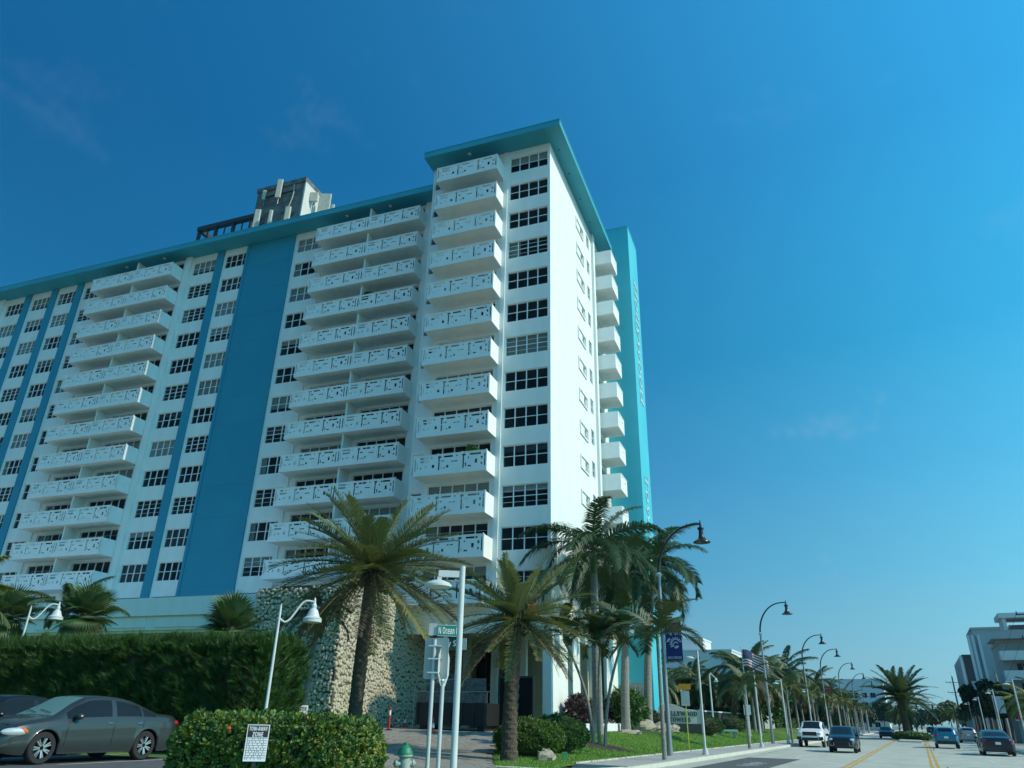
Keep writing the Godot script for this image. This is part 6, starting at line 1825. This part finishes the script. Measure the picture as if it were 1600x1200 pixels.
# ---------------------------------------------------------------- buildings further off
func far_building(label: String, s0: float, t0: float, w: float, d: float, h: float, wall_m: Material, fl: float, front: Array, side: Array, group := "buildings across the street", turn := 0.0) -> Node3D:
	# local x across (+s), z towards the camera; front and side list the window columns as [x, width]
	var o := thing("far_building", label, "building", st(s0, t0, 0.0), -ROAD_AZ + turn, group)
	var holes := []; var sholes := []
	var n := int((h - 1.0) / fl)
	for i in n:
		for q in front: holes.append(Rect2(q[0], 1.0 + i * fl, q[1], fl * 0.5))
		for q in side: sholes.append(Rect2(q[0], 1.0 + i * fl, q[1], fl * 0.5))
	var b := MB.new()
	b.holed(Transform3D(), Rect2(0, 0, w, h), holes, 0.3)
	b.holed(Transform3D(Basis(Vector3.UP, -PI / 2), Vector3(0, 0, -d)), Rect2(0, 0, d - 0.003, h), sholes, 0.3)
	b.box(Vector3(w - 0.3, 0, -d), Vector3(w, h, -0.303)); b.box(Vector3(0.303, 0, -d), Vector3(w - 0.303, h, -d + 0.3))
	build("wall", b, wall_m, o)
	b = MB.new()
	b.box(Vector3(-0.15, h + 0.003, -d - 0.15), Vector3(w + 0.15, h + 0.35, 0.15)); build("roof", b, wall_m, o)
	b = MB.new()
	b.box(Vector3(0.6, 0.1, -d + 0.5), Vector3(w - 0.4, h - 0.05, -0.6)); build("room_interior", b, M.room, o)
	for i in n:
		for q in front:
			b = MB.new(); b.box(Vector3(q[0], 1.0 + i * fl, -0.16), Vector3(q[0] + q[1], 1.0 + i * fl + fl * 0.5, -0.13)); var wn := build("window", b, M.car_glass, o)
			b = MB.new(); b.box(Vector3(q[0] + q[1] * 0.5 - 0.03, 1.0 + i * fl, -0.128), Vector3(q[0] + q[1] * 0.5 + 0.03, 1.0 + i * fl + fl * 0.5, -0.09)); build("mullion", b, M.trim, wn)
		for q in side:
			b = MB.new(); b.box(Vector3(0.13, 1.0 + i * fl, -d + q[0]), Vector3(0.16, 1.0 + i * fl + fl * 0.5, -d + q[0] + q[1])); build("window", b, M.car_glass, o)
	return o
func make_far():
	# the light grey building with balconies
	var o := far_building("light grey building with white balconies and a rooftop pavilion across the street", 10.9, 117.0, 15.0, 11.0, 11.6, M.far_grey, 2.32, [[1.4, 1.2], [4.6, 1.1], [8.0, 1.1], [11.5, 1.1]], [])
	for i in 4:
		var y := 2.45 + i * 2.32
		var b := MB.new()
		b.box(Vector3(-0.3, y, 0.003), Vector3(14.8, y + 0.18, 1.8)); var bo := build("balcony", b, M.far_wall, o)
		b = MB.new(); b.box(Vector3(-0.3, y + 0.183, 1.62), Vector3(14.8, y + 1.1, 1.8)); b.box(Vector3(-0.3, y + 0.183, 0.003), Vector3(-0.15, y + 1.1, 1.617)); build("parapet", b, M.far_wall, bo)
		b = MB.new()
		for x in [2.9, 6.6, 10.2]: b.box(Vector3(x, y - 2.13, 0.003), Vector3(x + 0.25, y - 0.003, 1.5))
		build("fin", b, M.far_grey, o)
	var b := MB.new()
	b.prism(PackedVector2Array([Vector2(-0.9, 11.96), Vector2(15.4, 11.96), Vector2(14.4, 13.0), Vector2(0.6, 13.0)]), -6.0, 2.0); build("sloped_roof", b, M.far_grey, o)
	b = MB.new()
	for x in [1.0, 4.2, 7.4, 10.6]: b.box(Vector3(x, 13.003, -4.6), Vector3(x + 0.4, 14.6, 0.2))
	b.box(Vector3(0.6, 14.603, -5.2), Vector3(13.0, 15.2, 0.8)); b.box(Vector3(2.0, 13.003, -4.4), Vector3(11.5, 14.2, -4.2)); build("pavilion", b, M.far_wall, o)
	# slab tower
	o = far_building("plain grey slab tower with a pale ribbed edge across the street", 9.9, 141.0, 6.4, 12.0, 15.7, M.far_grey, 3.2, [[4.2, 0.9]], [[2.0, 0.8], [5.5, 0.8]])
	b = MB.new()
	for x in [-0.9, -0.3, 0.5]: b.box(Vector3(x, 0, 0.003), Vector3(x + 0.35, 14.9, 0.5))
	build("rib", b, M.far_wall, o)
	# dark fin block
	o = far_building("dark block with pale vertical fins at the far end of the street", 10.6, 190.0, 14.0, 30.0, 15.3, M.far_dark, 3.1, [[1.5, 2.0], [5.5, 2.0], [9.5, 2.0]], [[2.0, 2.5], [8.0, 2.5], [14.0, 2.5], [20.0, 2.5], [25.5, 2.5]])
	for i in 6:
		b = MB.new(); b.box(Vector3(-0.6, 0, -0.6 - i * 5.6), Vector3(-0.003, 15.5, -0.15 - i * 5.6)); build("fin", b, M.far_wall, o)
	b = MB.new(); b.box(Vector3(0.5, 10.0, 0.003), Vector3(9.0, 10.3, 3.0)); b.box(Vector3(0.5, 0, 2.7), Vector3(1.0, 10.0, 3.0)); b.box(Vector3(3.0, 6.0, 0.003), Vector3(9.0, 9.9, 2.4)); build("terrace", b, M.far_grey, o)
	# on the building side of the street
	far_building("white apartment block showing over the palms behind the monument sign", -58.0, 172.0, 24.0, 14.0, 15.8, M.far_wall, 3.1, [[1.5, 1.6], [5.0, 1.6], [8.5, 1.6], [12.0, 1.6], [15.5, 1.6], [19.5, 1.6]], [], "buildings behind the palms")
	far_building("raised stair head on the white apartment block", -50.0, 176.0, 9.0, 8.0, 18.6, M.far_wall, 3.1, [[6.5, 1.2]], [], "buildings behind the palms")
	far_building("long white building with rows of windows far down the street", -34.0, 332.0, 24.0, 16.0, 17.5, M.far_wall, 3.4, [[1.0, 1.8], [4.0, 1.8], [7.0, 1.8], [10.0, 1.8], [13.0, 1.8], [16.0, 1.8], [19.0, 1.8]], [], "buildings behind the palms")
	far_building("low grey garden building behind the coconut palms", -36.0, 108.0, 18.0, 8.0, 4.6, M.far_grey, 3.2, [[2.0, 3.0], [7.0, 3.0], [12.5, 3.0]], [], "buildings behind the palms")
	# dark garden fence of slats behind the lawn
	var f := thing("garden_fence", "dark slatted garden fence behind the grove, with a pale top rail", "fence", st(-19.5, 74.0, 0.75), -ROAD_AZ)
	for i in 60:
		b = MB.new(); b.box(Vector3(0.45, 0, -i * 0.62), Vector3(0.52, 1.75, -i * 0.62 + 0.5)); build("slat", b, M.far_dark, f)
	b = MB.new(); b.box(Vector3(0.40, 1.753, -37.2), Vector3(0.56, 1.87, 0.55)); build("top_rail", b, M.far_wall, f)

func _ready():
	rng.seed = 2024
	# --- camera
	var cam := Camera3D.new()
	cam.name = "camera"
	add_child(cam)
	cam.position = Vector3(0, 1.6, 0)
	cam.basis = Basis(Vector3.RIGHT, deg_to_rad(24.676)) * Basis(Vector3.BACK, deg_to_rad(CAM_ROLL))
	cam.fov = 55.78
	cam.near = 0.1; cam.far = 4000.0
	cam.current = true
	# --- sky, air, exposure
	var env := Environment.new()
	env.background_mode = Environment.BG_SKY
	env.sky = make_sky()
	env.tonemap_mode = Environment.TONE_MAPPER_LINEAR
	env.tonemap_exposure = 0.92
	env.sdfgi_enabled = true; env.ssao_enabled = true; env.ssil_enabled = true
	env.fog_enabled = true; env.fog_density = 0.00007; env.fog_light_color = Color(0.62, 0.80, 0.86)
	var we := WorldEnvironment.new()
	we.name = "world_environment"; we.environment = env
	add_child(we)
	# --- sun: from across the street, a little in front of the facade plane
	var sun := DirectionalLight3D.new()
	sun.name = "sun"
	add_child(sun)
	var az := deg_to_rad(SUN_AZ); var el := deg_to_rad(SUN_EL)
	sun.look_at_from_position(Vector3.ZERO, -Vector3(sin(az) * cos(el), sin(el), -cos(az) * cos(el)), Vector3.UP)
	sun.light_energy = 1.3
	sun.light_color = Color(1.0, 0.955, 0.86)
	sun.light_angular_distance = 0.5
	sun.shadow_enabled = true
	make_materials()
	make_ground()
	make_building()
	make_stone_wall()
	make_far()
	make_planting()
	make_furniture()
	make_antennas()
	make_vehicles()
const CAM_ROLL := 1.252
